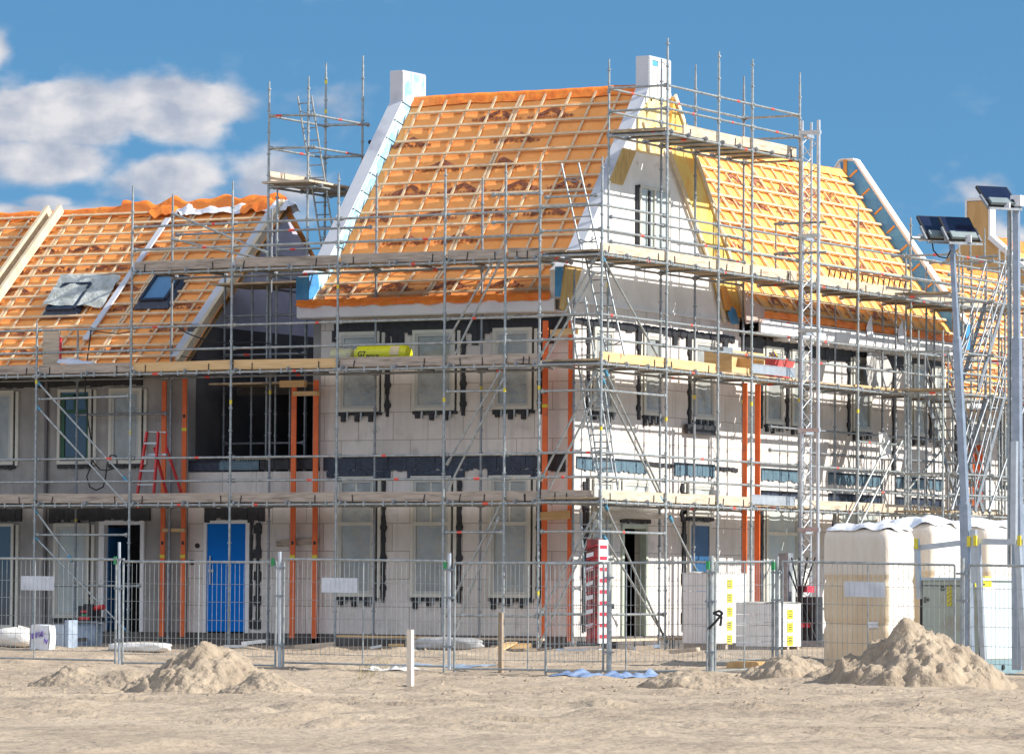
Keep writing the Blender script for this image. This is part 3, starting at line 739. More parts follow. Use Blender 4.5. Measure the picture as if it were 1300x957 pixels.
# far parapet
pp = [(.55, 7.3), (.55, 7.95), (.05, 8.62), (-2.62, 12.36), (-3.0, 12.36), (-6.5, 7.5), (-6.5, 7.0), (0, 7.0)]
p = MB(); p.prism(pp, 'y', YE, YE+.31); gp = p.build('gable_wall', M_eps, long_)
c = MB()
for (q0, q1) in ((pp[1], pp[2]), (pp[2], pp[3]), (pp[3], pp[4]), (pp[4], pp[5])):
    d_ = Vector((q1[0]-q0[0], q1[1]-q0[1])).normalized(); n_ = Vector((-d_[1], d_[0]))
    if n_[1] < 0: n_ = -n_
    c.prism([(q0[0]+n_[0]*.003, q0[1]+n_[1]*.003), (q1[0]+n_[0]*.003, q1[1]+n_[1]*.003), (q1[0]+n_[0]*.05, q1[1]+n_[1]*.05), (q0[0]+n_[0]*.05, q0[1]+n_[1]*.05)], 'y', YE-.02, YE+.33)
c.build('coping', M_white, gp)
p = MB(); p.prism([(.53, 7.5), (.53, 7.93), (.03, 8.58), (-2.62, 12.33), (-3.0, 12.33), (-2.95, 12.0), (-.3, 8.4), (.3, 7.5)], 'y', YE-.012, YE-.003); p.build('foil', M_foilb, long_)
p = MB(); p.prism([(.56, 7.3), (.60, 7.3), (.60, 7.95), (.56, 7.95)], 'y', YE-.02, YE+.3); p.build('end_foil', M_foilb, long_)
p = MB()
for k in range(8):
    x = .02-k*.36; z = 8.55+(.03-x)*1.4
    p.beam((x, YE-.02, z), (x-.22, YE-.02, z-.18), .05, .02, up=(0, 1, 0))
p.beam((-2.84, YE-.03, 11.95), (-2.84, YE-.03, 12.38), .10, .05, up=(0, 1, 0))
p.build('foil_strap', M_orange, long_)
# windows
for (u0, u1) in ((9.75, 10.72), (11.2, 12.1), (14.75, 15.86), (18.45, 19.3), (19.8, 20.5)):
    window(long_, WR, u0, u1, 5.0, 6.85, -1)
for (u0, u1, z0, z1, m_) in ((9.6, 11.9, 3.66, 3.95, M_slate), (9.6, 11.9, 3.25, 3.42, M_navy), (13.4, 16.6, 3.66, 3.95, M_slate), (13.4, 16.6, 3.22, 3.44, M_navy), (17.5, 20.5, 3.66, 3.95, M_slate), (17.5, 20.5, 3.22, 3.44, M_navy)):
    flashing(long_, WR, u0, u1, z0, z1, m_)
for (u0, u1) in ((9.8, 11.6), (13.9, 16.2), (17.9, 20.2)):
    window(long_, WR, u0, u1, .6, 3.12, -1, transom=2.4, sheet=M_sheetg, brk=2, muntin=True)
f = MB(); ragged(f, WR, [(17.3, 4.0), (17.3, 6.7)], .12, .003, .03, .16); f.build('sealing_band', M_black, long_)

# ---- lower house beyond
low = thing('lower_house', (0, 26, 0), 'lower house with amber batten roof half hidden by scaffolding, beyond the blue parapet', 'house', 'houses under construction')
w = MB(); wall_open(w, W3, YE+.35, 34, 0, 5.9, .3, []); w.build('wall', M_blk, low)
w = MB(); w.box(-7, -.31, 33.7, 33.99, 0, 5.88); w.box(-7, -6.7, YE+.35, 33.7, 0, 5.9); w.build('rear_wall', M_inner, low)
PRK = [(.4, 6.0), (-3.9, 10.1)]
P_k, T_k = roof_slope(low, PRK, YE+.33, 34, 'y', M_mem2, pitch_b=.39, pitch_c=.6, first=.3, seed=12, double=5)
b = MB(); b.add([(-3.9, YE+.33, 10.1), (-3.9, 34, 10.1), (-8, 34, 6), (-8, YE+.33, 6)], [(0, 1, 2, 3)]); b.build('rear_roof', M_mem2, low)
ridge_fold(low, YE+.4, 34, -3.9, 10.13, 'y', M_flap, .12, .15, 14)
for (u0, u1) in ((21.9, 22.9), (24.4, 25.3), (28, 29)): window(low, WR, u0, u1, 3.9, 5.6, -1, brk=0)
flashing(low, WR, 21.5, 30, 2.7, 3.0, M_slate)
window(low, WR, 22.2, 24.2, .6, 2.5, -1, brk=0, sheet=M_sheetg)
f = MB(); f.box(.40, .46, YE+.4, 34, 5.8, 6.02); f.build('fascia', M_white, low)
f = MB(); ragged(f, WR, [(21.3, .5), (21.3, 5.4)], .18, .003, .05, .16, .05); f.build('sealing_band', M_black, low)

# ---- far timber gabled house
fy = 55
def FX(px): return XL(px, fy, 300)
far = thing('far_gabled_house', (-12, fy, 0), 'distant plywood clad gable with a square stack and white right edge, behind the right scaffolding', 'house', 'houses under construction')
xa, xb = FX(1228), FX(1255)
sl = .86
w = MB()
w.prism([(xa-8.5, 13.15-8.5*sl), (xa, 13.15), (xa, 14.45), (xb, 14.45), (xb, 13.15), (xb+8.5, 13.15-8.5*sl), (xb+8.5, 0), (xa-8.5, 0)], 'y', fy, fy+.35); w.build('gable_wall', mat('far_plywood', (.62, .38, .16), .75, 0, (.50, .29, .11), 2, 7, stretch=(2, 2, .5)), far)
w = MB(); w.box(xb+.01, xb+.08, fy-.05, fy+.42, 13.1, 14.5); w.beam((xb+.05, fy+.15, 13.2), (xb+8.5, fy+.15, 13.2-8.5*sl), .5, .16, up=(0, 0, 1)); w.box(xa-.08, xa-.01, fy-.02, fy+.3, 13.3, 14.5); w.box(xa, xb, fy-.03, fy+.35, 14.46, 14.56)
w.build('coping', M_white, far)
xm = (xa+xb)/2
w = MB(); w.prism([(xm-3.6, 7.9), (xm, 11.0), (xm+3.6, 7.9), (xm+3.6, 4), (xm-3.6, 4)], 'y', fy-.08, fy-.003); w.build('inner_panel', mat('pale_grey_panel', (.52, .50, .50), .8), far)
w = MB(); w.beam((xm-3.6, fy-.1, 7.9), (xm, fy-.1, 11.05), .18, .12, up=(0, 1, 0)); w.beam((xm, fy-.1, 11.05), (xm+3.6, fy-.1, 7.9), .18, .12, up=(0, 1, 0)); w.box(xm-.04, xm+.04, fy-.1, fy-.05, 11.0, 11.9); w.build('hood_edge', M_steeld, far)
w = MB(); n_ = 10
for k in range(n_):
    pass
w.add([(xb+.3, fy+.36, 12.8), (xb+8.5, fy+.36, 12.8-8.2*sl), (xb+8.5, fy+16, 12.8-8.2*sl), (xb+.3, fy+16, 12.8)], [(0, 1, 2, 3)]); w.add([(xa-8.4, fy+.36, 12.8-8.2*sl), (xa-.3, fy+.36, 12.8), (xa-.3, fy+16, 12.8), (xa-8.4, fy+16, 12.8-8.2*sl)], [(0, 1, 2, 3)])
w.build('roof_membrane', M_mem2, far)
for k in range(16):
    t = .4+k*.5; w = MB(); w.beam((xb+.3+t, fy+.36, 12.88-t*sl), (xb+.3+t, fy+16, 12.88-t*sl), .06, .06); w.build('batten', M_batten, far)
ridge_fold(far, fy+.4, fy+16, (xa+xb)/2, 13.1, 'y', M_flap, .15, .2, 5)

# ================================================================== SCAFFOLDING
TR = .0275
def standard(par, p, z0, z1, plate=True, m=None, band=None):
    s = MB(); x, y = p
    s.tube((x, y, z0), (x, y, z1-.22), TR, 10); s.tube((x, y, z1-.22), (x, y, z1), TR*.75, 8)
    z = math.ceil((z0+.25)/.5)*.5+.02
    while z < z1-.1:
        s.tube((x, y, z-.016), (x, y, z+.016), .047, 8); z += .5
    if plate: s.box(x-.075, x+.075, y-.075, y+.075, z0-.008, z0)
    if band:
        for b in band: s.tube((x, y, b), (x, y, b+.09), TR+.003, 10, 1)
    return s.build('standard', [m or M_galv, M_yel], par)
def hz(par, a, b, name='ledger', r=TR, ends=True, m=None, rb=.35, mi2=None, clips=None):
    s = MB(); a = Vector(a); b = Vector(b); d = (b-a).normalized()
    if clips:
        t = .25; L = (b-a).length; out = Vector(clips[0](0, 1, 0))-Vector(clips[0](0, 0, 0))
        while t < L-.2:
            p = a+d*t+out*.012; s.beam(p+Vector((0,0,-.04)), p+Vector((0,0,.06)), .035, .04); t += random.uniform(.32, .6)
    s.tube(a, b, r, 8)
    if ends:
        for q, e in ((a, 1), (b, -1)):
            s.tube(q+d*e*.02, q+d*e*.10, r+.014, 8); s.beam(q+d*e*.04+Vector((0,0,-.05)), q+d*e*.04+Vector((0,0,.05)), .035, .035)
    if random.random() < rb and (b-a).length > 1:
        t = random.uniform(.12, .88); q = a+(b-a)*t
        s.tube(q, q+d*random.uniform(.08, .16), r+.003, 8, 1)
    return s.build(name, [m or M_galv, mi2 or M_redband], par)
def brace(par, a, b, blue=True):
    gm = M_galvd if par.name in ('stair_tower',) or par.location.y > 20 else M_galv
    s = MB(); a = Vector(a); b = Vector(b); d = (b-a).normalized()
    s.tube(a, b, TR*.9, 8)
    for q, e in ((a, 1), (b, -1)): s.tube(q, q+d*e*.16, TR+.012, 8, 1 if blue else 0)
    return s.build('diagonal_brace', [gm, M_blueclip], par)
def deck(par, W, u0, u1, d0, d1, z, m=None, name='deck'):
    s = MB(); n = max(2, int((d1-d0)/.235)); w = (d1-d0)/n
    for k in range(n):
        e = random.uniform(-.02, .05)
        wbox(s, W, u0-e, u1+random.uniform(-.04, .03), d0+k*w+.006, d0+(k+1)*w-.006, z-.02, z+.02+random.uniform(0, .006))
    return s.build(name, m or M_deck, par)
def toe(par, W, u0, u1, d, z, h=.20, m=None, clips=True, tilt=0, name='toe_board'):
    s = MB(); n = 10
    vs = []
    def P(u, e, zz): return W(u, d+e+tilt*(zz-z), zz)
    a = random.uniform(-.012, .012)
    vs = [P(u0, 0, z+a), P(u1, 0, z-a), P(u1, .036, z-a), P(u0, .036, z+a), P(u0, 0, z+h+a), P(u1, 0, z+h-a), P(u1, .036, z+h-a), P(u0, .036, z+h+a)]
    s.add(vs, [(0,3,2,1),(4,5,6,7),(0,1,5,4),(1,2,6,5),(2,3,7,6),(3,0,4,7)])
    if clips:
        for u in (u0+random.uniform(.2, .5), u1-random.uniform(.2, .6)):
            q = MB(); s.beam(P(u, .045, z-.06), P(u+random.uniform(-.03, .05), .045, z+h*.7), .02, .015, mi=1)
    return s.build(name, [m or M_board, M_steeld], par)
def transom(par, W, u, d0, d1, z, m=None): return hz(par, W(u, d0, z), W(u, d1, z), 'transom', TR, True, m, .15)

def run(par, W, us, tops_o, tops_i, d0, d1, levels, zb=-.27, inner_us=None, toe_m=None, rails=(.54, 1.06), skip_o=(), bands=True, rail_lv=None, deckm=None, innerledge=True):
    for k, u in enumerate(us):
        if tops_o[k]: x, y, _ = W(u, d1, 0); standard(par, (x, y), zb, tops_o[k], band=[random.choice((1.0, 2.3, 4.6, 5.1, 5.55, 7.75))+random.uniform(-.2, .2)] if bands else None)
        if tops_i[k]: x, y, _ = W(u, d0, 0); standard(par, (x, y), zb, tops_i[k], m=M_galvd, band=[random.choice((2.5, 5.4))] if random.random() < .5 else None)
    for li, (z, ua, ub) in enumerate(levels):
        for a, b in zip(us, us[1:]):
            if a < ua-.01 or b > ub+.01: continue
            lg = hz(par, W(a, d1, z), W(b, d1, z), clips=(W, d1))
            if innerledge: hz(par, W(a, d0, z), W(b, d0, z), m=M_galvd)
            for r in rails: hz(par, W(a, d1-.05, z+r), W(b, d1-.05, z+r), 'guard_rail')
            n = max(1, round((b-a)/1.2))
            for q in range(n): transom(par, W, a+.12+(b-a)*q/n, d0-.05, d1+.06, z+.045, M_galvd)
            deck(par, W, a+.01, b-.01, d0+.08, d1-.08, z+.09, deckm)
            tm = toe_m(li, a) if toe_m else M_board
            if tm: toe(par, W, a+.04, b-.03, d1-.075, z+.06, .21, tm)

# ---- 1. low scaffold on the grey row house
s1 = thing('scaffold', (-13, -1.1, -.3), 'lower left tube scaffold with two plank decks in front of the grey row house', 'scaffold', 'tube scaffolds')
def tm1(li, a): return M_board
run(s1, WL, [-18.2, -15.5, -12.83, -10.27], [7.0, 7.0, 7.05, 0], [7.0, 7.0, 7.0, 0], .3, 1.95, [(2.865, -19, -10.2), (5.82, -19, -10.2)], toe_m=tm1)
for (a, b) in (((46, 483), (162, 611)), ((46, 515), (165, 645)), ((43, 645), (92, 712)), ((43, 680), (160, 800))):
    pa = hit(*a, 'y', -1.9); pb = hit(*b, 'y', -1.9); brace(s1, pa, pb)
hz(s1, (-12.83, -1.9, 5.3), (-10.3, -1.9, 5.33)); hz(s1, (-12.83, -1.9, 2.2), (-10.3, -1.9, 2.2)); hz(s1, (-12.83, -.35, 5.0), (-10.3, -.35, 5.0), m=M_galvd)
hz(s1, (-12.9, -1.2, 1.05), (-10.4, -1.2, 1.05))
# post stub boards on the upper deck
# ---- 2. tall scaffold on the front
s2 = thing('scaffold', (-4, -1.1, -.3), 'tall tube scaffold with three plank decks along the shaded front of the corner house', 'scaffold', 'tube scaffolds')
us2 = [-10.24, -7.56, -4.795, -2.08, -.577]
def tm2(li, a):
    if li == 1 and a < -5: return M_newwood
    if li == 0 and a > -1: return M_board
    return M_board
run(s2, WL, us2, [10.1, 10.1, 10.15, 10.15, 10.2], [10.05, 9.6, 10.3, 10.1, 0], .3, 1.95, [(2.865, -11, 0), (5.82, -11, 0), (8.10, -11, 0)], toe_m=tm2)
x = .27
standard(s2, (x, -1.95), -.27, 10.2, band=[.9, 5.3]); standard(s2, (x-.03, -.32), -.27, 8.0, m=M_galvd)
for z, m_ in ((2.865, M_board), (5.82, M_board), (8.10, M_board)):
    hz(s2, (-.577, -1.95, z), (x, -1.95, z)); deck(s2, WL, -.56, x-.05, .38, 1.87, z+.09); toe(s2, WL, -.54, x-.04, 1.875, z+.06, .21, m_)
    for r in (.54, 1.06): hz(s2, (-.577, -1.9, z+r), (x, -1.9, z+r), 'guard_rail')
    for xx in (-.3, .15): transom(s2, WL, xx, .25, 2.0, z+.045, M_galvd)
for (a, b) in (((634, 318), (566, 436)), ((636, 330), (568, 470)), ((636, 470), (567, 590)), ((640, 480), (570, 618)), ((636, 640), (575, 760)), ((634, 655), (578, 800))):
    brace(s2, hit(*a, 'y', -1.88), hit(*b, 'y', -1.88), False)
for zz in (2.25, 5.3): hz(s2, (-2.08, -1.9, zz), (-.6, -1.9, zz))
for zz in (.45,): hz(s2, (-2.08, -1.9, zz), (.27, -1.9, zz))
for (x0, x1, z) in ((-1.0, .25, 9.55), (-1.0, .2, 8.95), (.3, 1.6, 9.45), (-7.5, -6.6, 3.9)): hz(s2, (x0, -1.82, z), (x1, -1.80, z), 'spare_tube')
brace(s2, (-10.2, -.4, 9.6), (-7.6, -.4, 8.6), False); brace(s2, (-10.2, -.4, 9.0), (-7.9, -.4, 8.5), False); hz(s2, (-10.15, -.32, 9.1), (-4.9, -.32, 9.1), m=M_galvd)
# stray inner poles in the gap
for (px, z0, z1) in ((285, 3.8, 8.6), (320, 3.8, 8.6), (340, 3.8, 8.6), (369, 3.8, 8.6), (388, 3.8, 8.0)):
    standard(s2, (XL(px, 1.2, 420), 1.2), 2.98, z1, False, M_galvd)
for z in (4.35, 6.4, 7.3): hz(s2, (XL(285, 1.2, 420), 1.2, z), (XL(388, 1.2, 420), 1.2, z), m=M_galvd)
deck(s2, lambda u, d, z: (u, d, z), -9.7, -7.2, .5, 2.2, 8.0); deck(s2, lambda u, d, z: (u, d, z), -9.7, -7.2, .5, 2.2, 5.7)

# ---- 3. scaffold round the gable with the raised platform
s3 = thing('scaffold', (1.1, 3, -.3), 'tallest tube scaffold with raised platform beside the white gable stack on the sunlit side', 'scaffold', 'tube scaffolds')
us3 = [-2.0, 1.06, 3.62, 5.35, 7.89]
def tm3(li, a):
    if li == 1: return M_newwood if a < 3 else None
    if li == 0: return M_board2 if a < 5 else None
    if li == 2: return M_board2
    return None
run(s3, WR, us3, [10.25, 13.14, 13.13, 13.14, 13.1], [0, 0, 13.03, 13.09, 13.09], .35, 1.8, [(2.883, -3, 8), (5.831, -3, 8), (8.165, -3, 8)], toe_m=tm3)
standard(s3, (.35, 1.06), -.27, 12.75, band=[7.7])
PZ = 11.04
for a, b in zip(us3[1:], us3[2:]):
    for dd in (.35, 1.8):
        hz(s3, (dd, a, PZ), (dd, b, PZ))
        for r in (.55, 1.06): hz(s3, (dd, a, PZ+r), (dd, b, PZ+r), 'guard_rail')
    n = 3 if b-a > 2 else 2
    for q in range(n): transom(s3, WR, a+.1+(b-a)*q/n, .25, 1.9, PZ+.045, M_galvd)
    deck(s3, WR, a, b-.01, .42, 1.75, PZ+.09)
for r in (0, .55, 1.06): hz(s3, (.35, 1.06, PZ+r), (1.8, 1.06, PZ+r)); hz(s3, (.35, 7.89, PZ+r), (1.8, 7.89, PZ+r))
toe(s3, WR, 1.95, 4.9, 1.72, PZ+.05, .23, M_board2)
toe(s3, WR, 4.93, 7.8, 1.72, PZ+.07, .23, M_board2)
s = MB(); s.box(.38, 1.7, 1.25, 1.5, PZ+.12, PZ+.16); s.build('loose_plank', M_board, s3)
# steel toe panel pieces on the bay beside the hoist
for z in (3.0, 5.98):
    s = MB(); s.box(1.72, 1.75, 5.45, 7.8, z, z+.2); s.box(1.70, 1.76, 5.45, 7.8, z+.2, z+.215); s.build('steel_toe_panel', M_alu, s3)
for (a, b) in (((764, 325), (845, 470)), ((768, 470), (846, 640)), ((764, 480), (840, 635)), ((768, 640), (846, 815)), ((766, 680), (845, 810)), ((850, 655), (886, 728))):
    brace(s3, hit(*a, 'x', 1.73), hit(*b, 'x', 1.73))
for z in (2.26, 5.27, .5):
    hz(s3, (1.78, -2.0, z), (1.78, 1.06, z)); hz(s3, (.3, -1.93, z), (1.8, -1.98, z))
for z in (2.883, 5.831, 8.165):
    hz(s3, (.27, -2.0, z), (1.8, -2.0, z)); hz(s3, (.27, -1.97, z+.54), (1.8, -1.97, z+.54), 'guard_rail'); hz(s3, (.27, -1.97, z+1.06), (1.8, -1.97, z+1.06), 'guard_rail')
toe(s3, WL, .32, 1.55, 1.9, 2.94, .21, M_board); toe(s3, WL, .32, 1.7, 1.9, 5.9, .05, M_board, False)
for (a, b) in (((757, 326), (684, 455)), ((755, 345), (686, 470)), ((757, 470), (686, 610)), ((757, 500), (690, 635)), ((756, 650), (686, 780)), ((758, 660), (684, 820))):
    brace(s3, hit(*a, 'y', -1.88), hit(*b, 'y', -1.88), False)
for z in (8.7, 9.25): 
    for a, b in zip(us3[1:4], us3[2:5]): hz(s3, (.4, a, z), (.4, b, z), 'guard_rail', m=M_galvd)

# ---- 4. scaffold along the long house
s4 = thing('scaffold', (1.1, 14, -.3), 'long tube scaffold crossing the bright amber roof, right of the hoist mast', 'scaffold', 'tube scaffolds')
us4 = [8.6, 11.185, 14.3, 17.3, 20.3]
def tm4(li, a):
    if li == 2: return M_board2
    if li == 1: return None
    return M_board2 if li == 0 and a > 8 else None
run(s4, WR, us4, [0, 10.3, 10.2, 9.9, 9.9], [0, 9.6, 10.0, 9.6, 9.6], .35, 1.8, [(2.883, 8, 21), (5.831, 8, 21), (8.165, 8, 21)], toe_m=tm4, innerledge=False)
for z in (2.883, 5.831, 8.165):
    hz(s4, (1.8, 7.89, z), (1.8, 8.6, z)); deck(s4, WR, 7.89, 8.6, .43, 1.72, z+.09)
    for r in (.54, 1.06): hz(s4, (1.75, 7.9, z+r), (1.75, 8.6, z+r), 'guard_rail')
s = MB()
for u in (11.2, 12.4, 13.3): s.box(1.68, 1.72, u, u+1.0, 5.93, 5.97)
s.build('pale_edge_board', M_newwood, s4)
for (a, b) in (((1145, 560), (1085, 680)), ((1128, 560), (1072, 668)), ((1205, 560), (1150, 625))):
    brace(s4, hit(*a, 'x', 1.9), hit(*b, 'x', 1.9), False)
hz(s4, (1.8, 11.2, 4.6), (1.8, 14.1, 4.6)) 

for (px, X, z1) in ((1060, .5, 8.0), (1120, .5, 8.1), (1137, 1.0, 8.6), (1176, 1.0, 9.2), (1186, .6, 9.0)):
    standard(s4, (X, YR(px, X, 500)), -.27, z1, m=M_galvd)
for z in (4.35, 4.9, 7.4): hz(s4, (.5, 9.0, z), (.5, 14.3, z), m=M_galvd); hz(s4, (.5, 14.3, z), (.5, 20.2, z), m=M_galvd)
for z in (3.9, 6.9, 9.2): hz(s4, (1.9, 14.3, z), (1.9, 20.3, z))
# ---- 5. tower behind the link house
s5 = thing('scaffold', (-7.9, 2.5, 3), 'narrow scaffold tower with small plank platform behind the left white stack, against the clouds', 'scaffold', 'tube scaffolds')
tx0, tx1, ty0, ty1 = -8.5, -7.45, 1.05, 3.56
standard(s5, (tx0, ty0), 3.1, 12.7, False); standard(s5, (tx0, ty1), 3.1, 13.4, False, band=[12.2, 12.9]); standard(s5, (XL(392, 1.3, 95), 1.3), 3.1, 12.8, False); standard(s5, (XL(461, 3.8, 65), 3.8), 3.1, 13.55, False)
standard(s5, (-8.35, 1.2), 3.1, 10.25, False)
for z in (10.25, 11.15, 11.9):
    hz(s5, (tx0, ty0, z), (tx1, 1.3, z)); hz(s5, (tx0, ty0, z), (tx0, ty1, z)); hz(s5, (tx1, 1.3, z), (tx1, 3.8, z)); hz(s5, (tx0, ty1, z+.02), (tx1, 3.8, z+.02))
for z in (8.7, 8.2, 7.9): hz(s5, (tx0, ty0, z), (tx0, 4.6, z), m=M_galvd); hz(s5, (-8.3, 1.15, z+.1), (-6.95, 1.15, z+.1))
for z in (9.35,): hz(s5, (tx1, 3.8, 11.5), (tx1, 6.2, 11.5), m=M_steeld)
deck(s5, lambda u, d, z: (u, d, z), tx0-.1, tx1+.1, ty0-.1, 5.8, 10.35, M_board2)
toe(s5, lambda u, d, z: (d, u, z), ty0, 3.6, tx0, 10.4, .22, M_board2, False)
for y in (1.4, 2.6, 3.9, 5.1): hz(s5, (tx0-.1, y, 10.27), (tx1+.2, y, 10.27), 'transom', m=M_galvd)

# ---- 6. stair tower right
s6 = thing('stair_tower', (3, 17, -.3), 'scaffold stair tower with zigzag metal flights behind the wrapped pallets', 'stair tower')
sx0, sx1 = 2.15, 3.35; Y0, Y1, Y2 = 13.1, 16.2, 18.9
for (px, X, z1) in ((1149, sx0, 7.6), (1153, 2.25, 7.0), (1166, sx0+.1, 7.4), (1197, sx1, 7.3), (1257, sx1, 7.6), (1272, 3.0, 7.4), (1284, sx1, 10.6), (1268, 2.0, 9.8), (1233, 2.0, 9.4), (1222, 2.0, 9.4), (1217, 2.2, 9.3)):
    standard(s6, (X, YR(px, X, 550)), -.27, z1)
def flight(par, X0, X1, ya, za, yb, zb, n=11):
    for X in (X0, X1):
        s = MB(); s.beam((X, ya, za), (X, yb, zb), .04, .13, mi=0); s.build('stringer', M_galvd, par)
        s = MB(); s.tube((X, ya, za+.95), (X, yb, zb+.95), TR*.8, 8); s.tube((X, ya, za+.5), (X, yb, zb+.5), TR*.7, 8)
        for q in (0, .5, 1): p = (X, ya+(yb-ya)*q, za+(zb-za)*q); s.tube(p, (p[0], p[1], p[2]+.95), TR*.8, 8)
        s.build('handrail', M_galvd, par)
    s = MB()
    for k in range(n):
        t = (k+.5)/n; y = ya+(yb-ya)*t; z = za+(zb-za)*t
        s.box(X0+.02, X1-.02, y-.11, y+.11, z-.02, z+.01)
    s.build('treads', M_galvd, par)
yA = YR(1174, sx0, 505); yB = YR(1219, sx0, 620)
flight(s6, sx0, sx0+.62, yA, 5.95, yB, 3.0)
flight(s6, sx0+.7, sx1, yB, 5.95, yA+.3, 3.0)
flight(s6, sx0+.7, sx1, yB, 8.3, yA+.5, 5.95)
flight(s6, sx0, sx0+.62, yA, 3.0, yB, .1)
for z in (2.883, 5.831, 8.165):
    for X in (sx0, sx1):
        hz(s6, (X, 13.0, z), (X, 20.2, z)); hz(s6, (X, 13.0, z+1.0), (X, 20.2, z+1.0), 'guard_rail'); hz(s6, (X, 13.0, z+.5), (X, 20.2, z+.5), 'guard_rail')
    for y in (13.1, 15.4, 17.8, 20.1): hz(s6, (1.8, y, z), (sx1+.2, y, z), 'transom'); hz(s6, (1.8, y, z+1.0), (sx1+.2, y, z+1.0), 'guard_rail')
    deck(s6, lambda u, d, z_: (u, d, z_), 1.9, sx1, 13.1, 14.0, z+.09); deck(s6, lambda u, d, z_: (u, d, z_), 1.9, sx1, 18.6, 20.1, z+.09)
for (y0, z0, y1, z1) in ((13.1, 3.0, 15.4, 5.8), (15.4, .2, 13.1, 2.8), (15.4, 3.0, 17.8, 5.8), (17.8, 6.0, 20.1, 8.1), (20.1, 3.0, 17.8, 5.8)): brace(s6, (sx1+.05, y0, z0), (sx1+.05, y1, z1), False)

# ---- 7. scaffold of the lower house beyond
s7 = thing('scaffold', (2, 28, -.3), 'farthest tube scaffold in front of the low amber roof at the right edge', 'scaffold', 'tube scaffolds')
us7 = [21.6, 24.2, 26.8, 29.4, 32.0]
run(s7, WR, us7, [9.9, 10.0, 9.2, 9.0, 9.0], [9.3, 8.6, 9.0, 8.2, 8.0], .7, 2.1, [(2.883, 21, 33), (5.831, 21, 33)], toe_m=lambda li, a: M_board2 if li == 0 else None)
for z in (7.4, 8.2): hz(s7, (2.1, 21.6, z), (2.1, 29.4, z)); hz(s7, (.7, 21.6, z+.3), (2.1, 24.2, z+.3))
for k in range(4): brace(s7, (2.15, us7[k], 3.0+(k % 2)*2.8), (2.15, us7[k+1], 5.8-(k % 2)*2.8), False)
brace(s7, hit(1190, 398, 'x', 3.4), hit(1286, 300, 'x', 3.4), False) if False else None
for (a, b) in (((1216, 452), (1281, 338)), ((1234, 452), (1281, 362)), ((1228, 470), (1265, 400))): brace(s7, hit(*a, 'x', 2.3), hit(*b, 'x', 2.3), False)
s8 = thing('scaffold', (-12, fy-2, 6), 'small distant scaffold standing before the plywood gable, right of the floodlights', 'scaffold', 'tube scaffolds')
for (px, yt) in ((1232, 290), (1250, 290), (1269, 315), (1284, 285)): 
    p = hit(px, yt, 'y', fy-2); standard(s8, (p.x, p.y), 0, p.z, False)
for (xa_, ya_, xb_, yb_) in ((1232, 334, 1300, 330), (1232, 327, 1268, 325), (1232, 360, 1300, 362), (1232, 364, 1300, 368)): hz(s8, hit(xa_, ya_, 'y', fy-2), hit(xb_, yb_, 'y', fy-2), r=.04)

# ---- hoist mast
mast = thing('hoist_mast', (2.2, 7.75, -.3), 'tall lattice hoist mast of aluminium with zigzag bracing, between the gable and the terrace house', 'hoist')
mx0, mx1, my = 2.02, 2.44, 7.55
zt = hit(1016, 152, 'x', 2.1).z
for (x, y, r) in ((mx0, my, .035), (mx1, my, .045), (mx0+.05, my+.4, .03)):
    s = MB(); s.tube((x, y, -.2), (x, y, zt), r, 10); s.build('mast_rail', M_alu, mast)
s = MB(); z = -.1; k = 0
while z < zt-.3:
    a, b = ((mx0, my), (mx1-.06, my)) if k % 2 == 0 else ((mx1-.06, my), (mx0, my))
    s.tube((a[0], a[1], z), (b[0], b[1], z+.28), .012, 6)
    s.tube((mx0, my, z), (mx0+.05, my+.4, z+.28), .012, 6) if k % 2 else s.tube((mx0+.05, my+.4, z), (mx0, my, z+.28), .012, 6)
    z += .28; k += 1
s.build('lacing', M_alu, mast)
for z in (2.4, 4.7, 7.0, 9.2, 11.6):
    s = MB(); s.box(mx0-.06, mx1+.05, my-.05, my+.05, z, z+.09); s.box(mx0-.03, mx0+.1, my, my+.45, z-.05, z+.02); s.build('mast_bracket', M_alu, mast)
for z in (9.55, 8.85):
    s = MB(); s.tube((1.3, my, z), (mx1+.2, my, z), .03, 8); s.tube((1.35, my, z), (1.35, my, z-.6), .02, 8); s.box(1.44, 1.54, my-.05, my+.05, z-.05, z+.05); s.build('hoist_arm', M_galvd, mast)
s = MB(); s.box(1.8, 2.9, 7.0, 8.1, -.25, -.1); s.box(1.75, 1.95, 7.0, 7.2, -.1, 1.9); s.box(2.1, 2.6, 7.1, 7.5, -.1, .9, 1); s.box(2.15, 2.5, 7.05, 7.1, .2, .3, 2); s.box(2.15, 2.4, 7.1, 7.45, 1.0, 1.15, 2); s.box(1.6, 1.8, 7.2, 7.6, 1.5, 1.9, 0)
for k in range(5): s.beam((1.85+.2*k, 7.05, -.1), (2.6-.2*k, 7.08, 1.8), .03, .03, mi=1)
s.build('winch_base', [M_galvd, M_black, M_crim], mast)

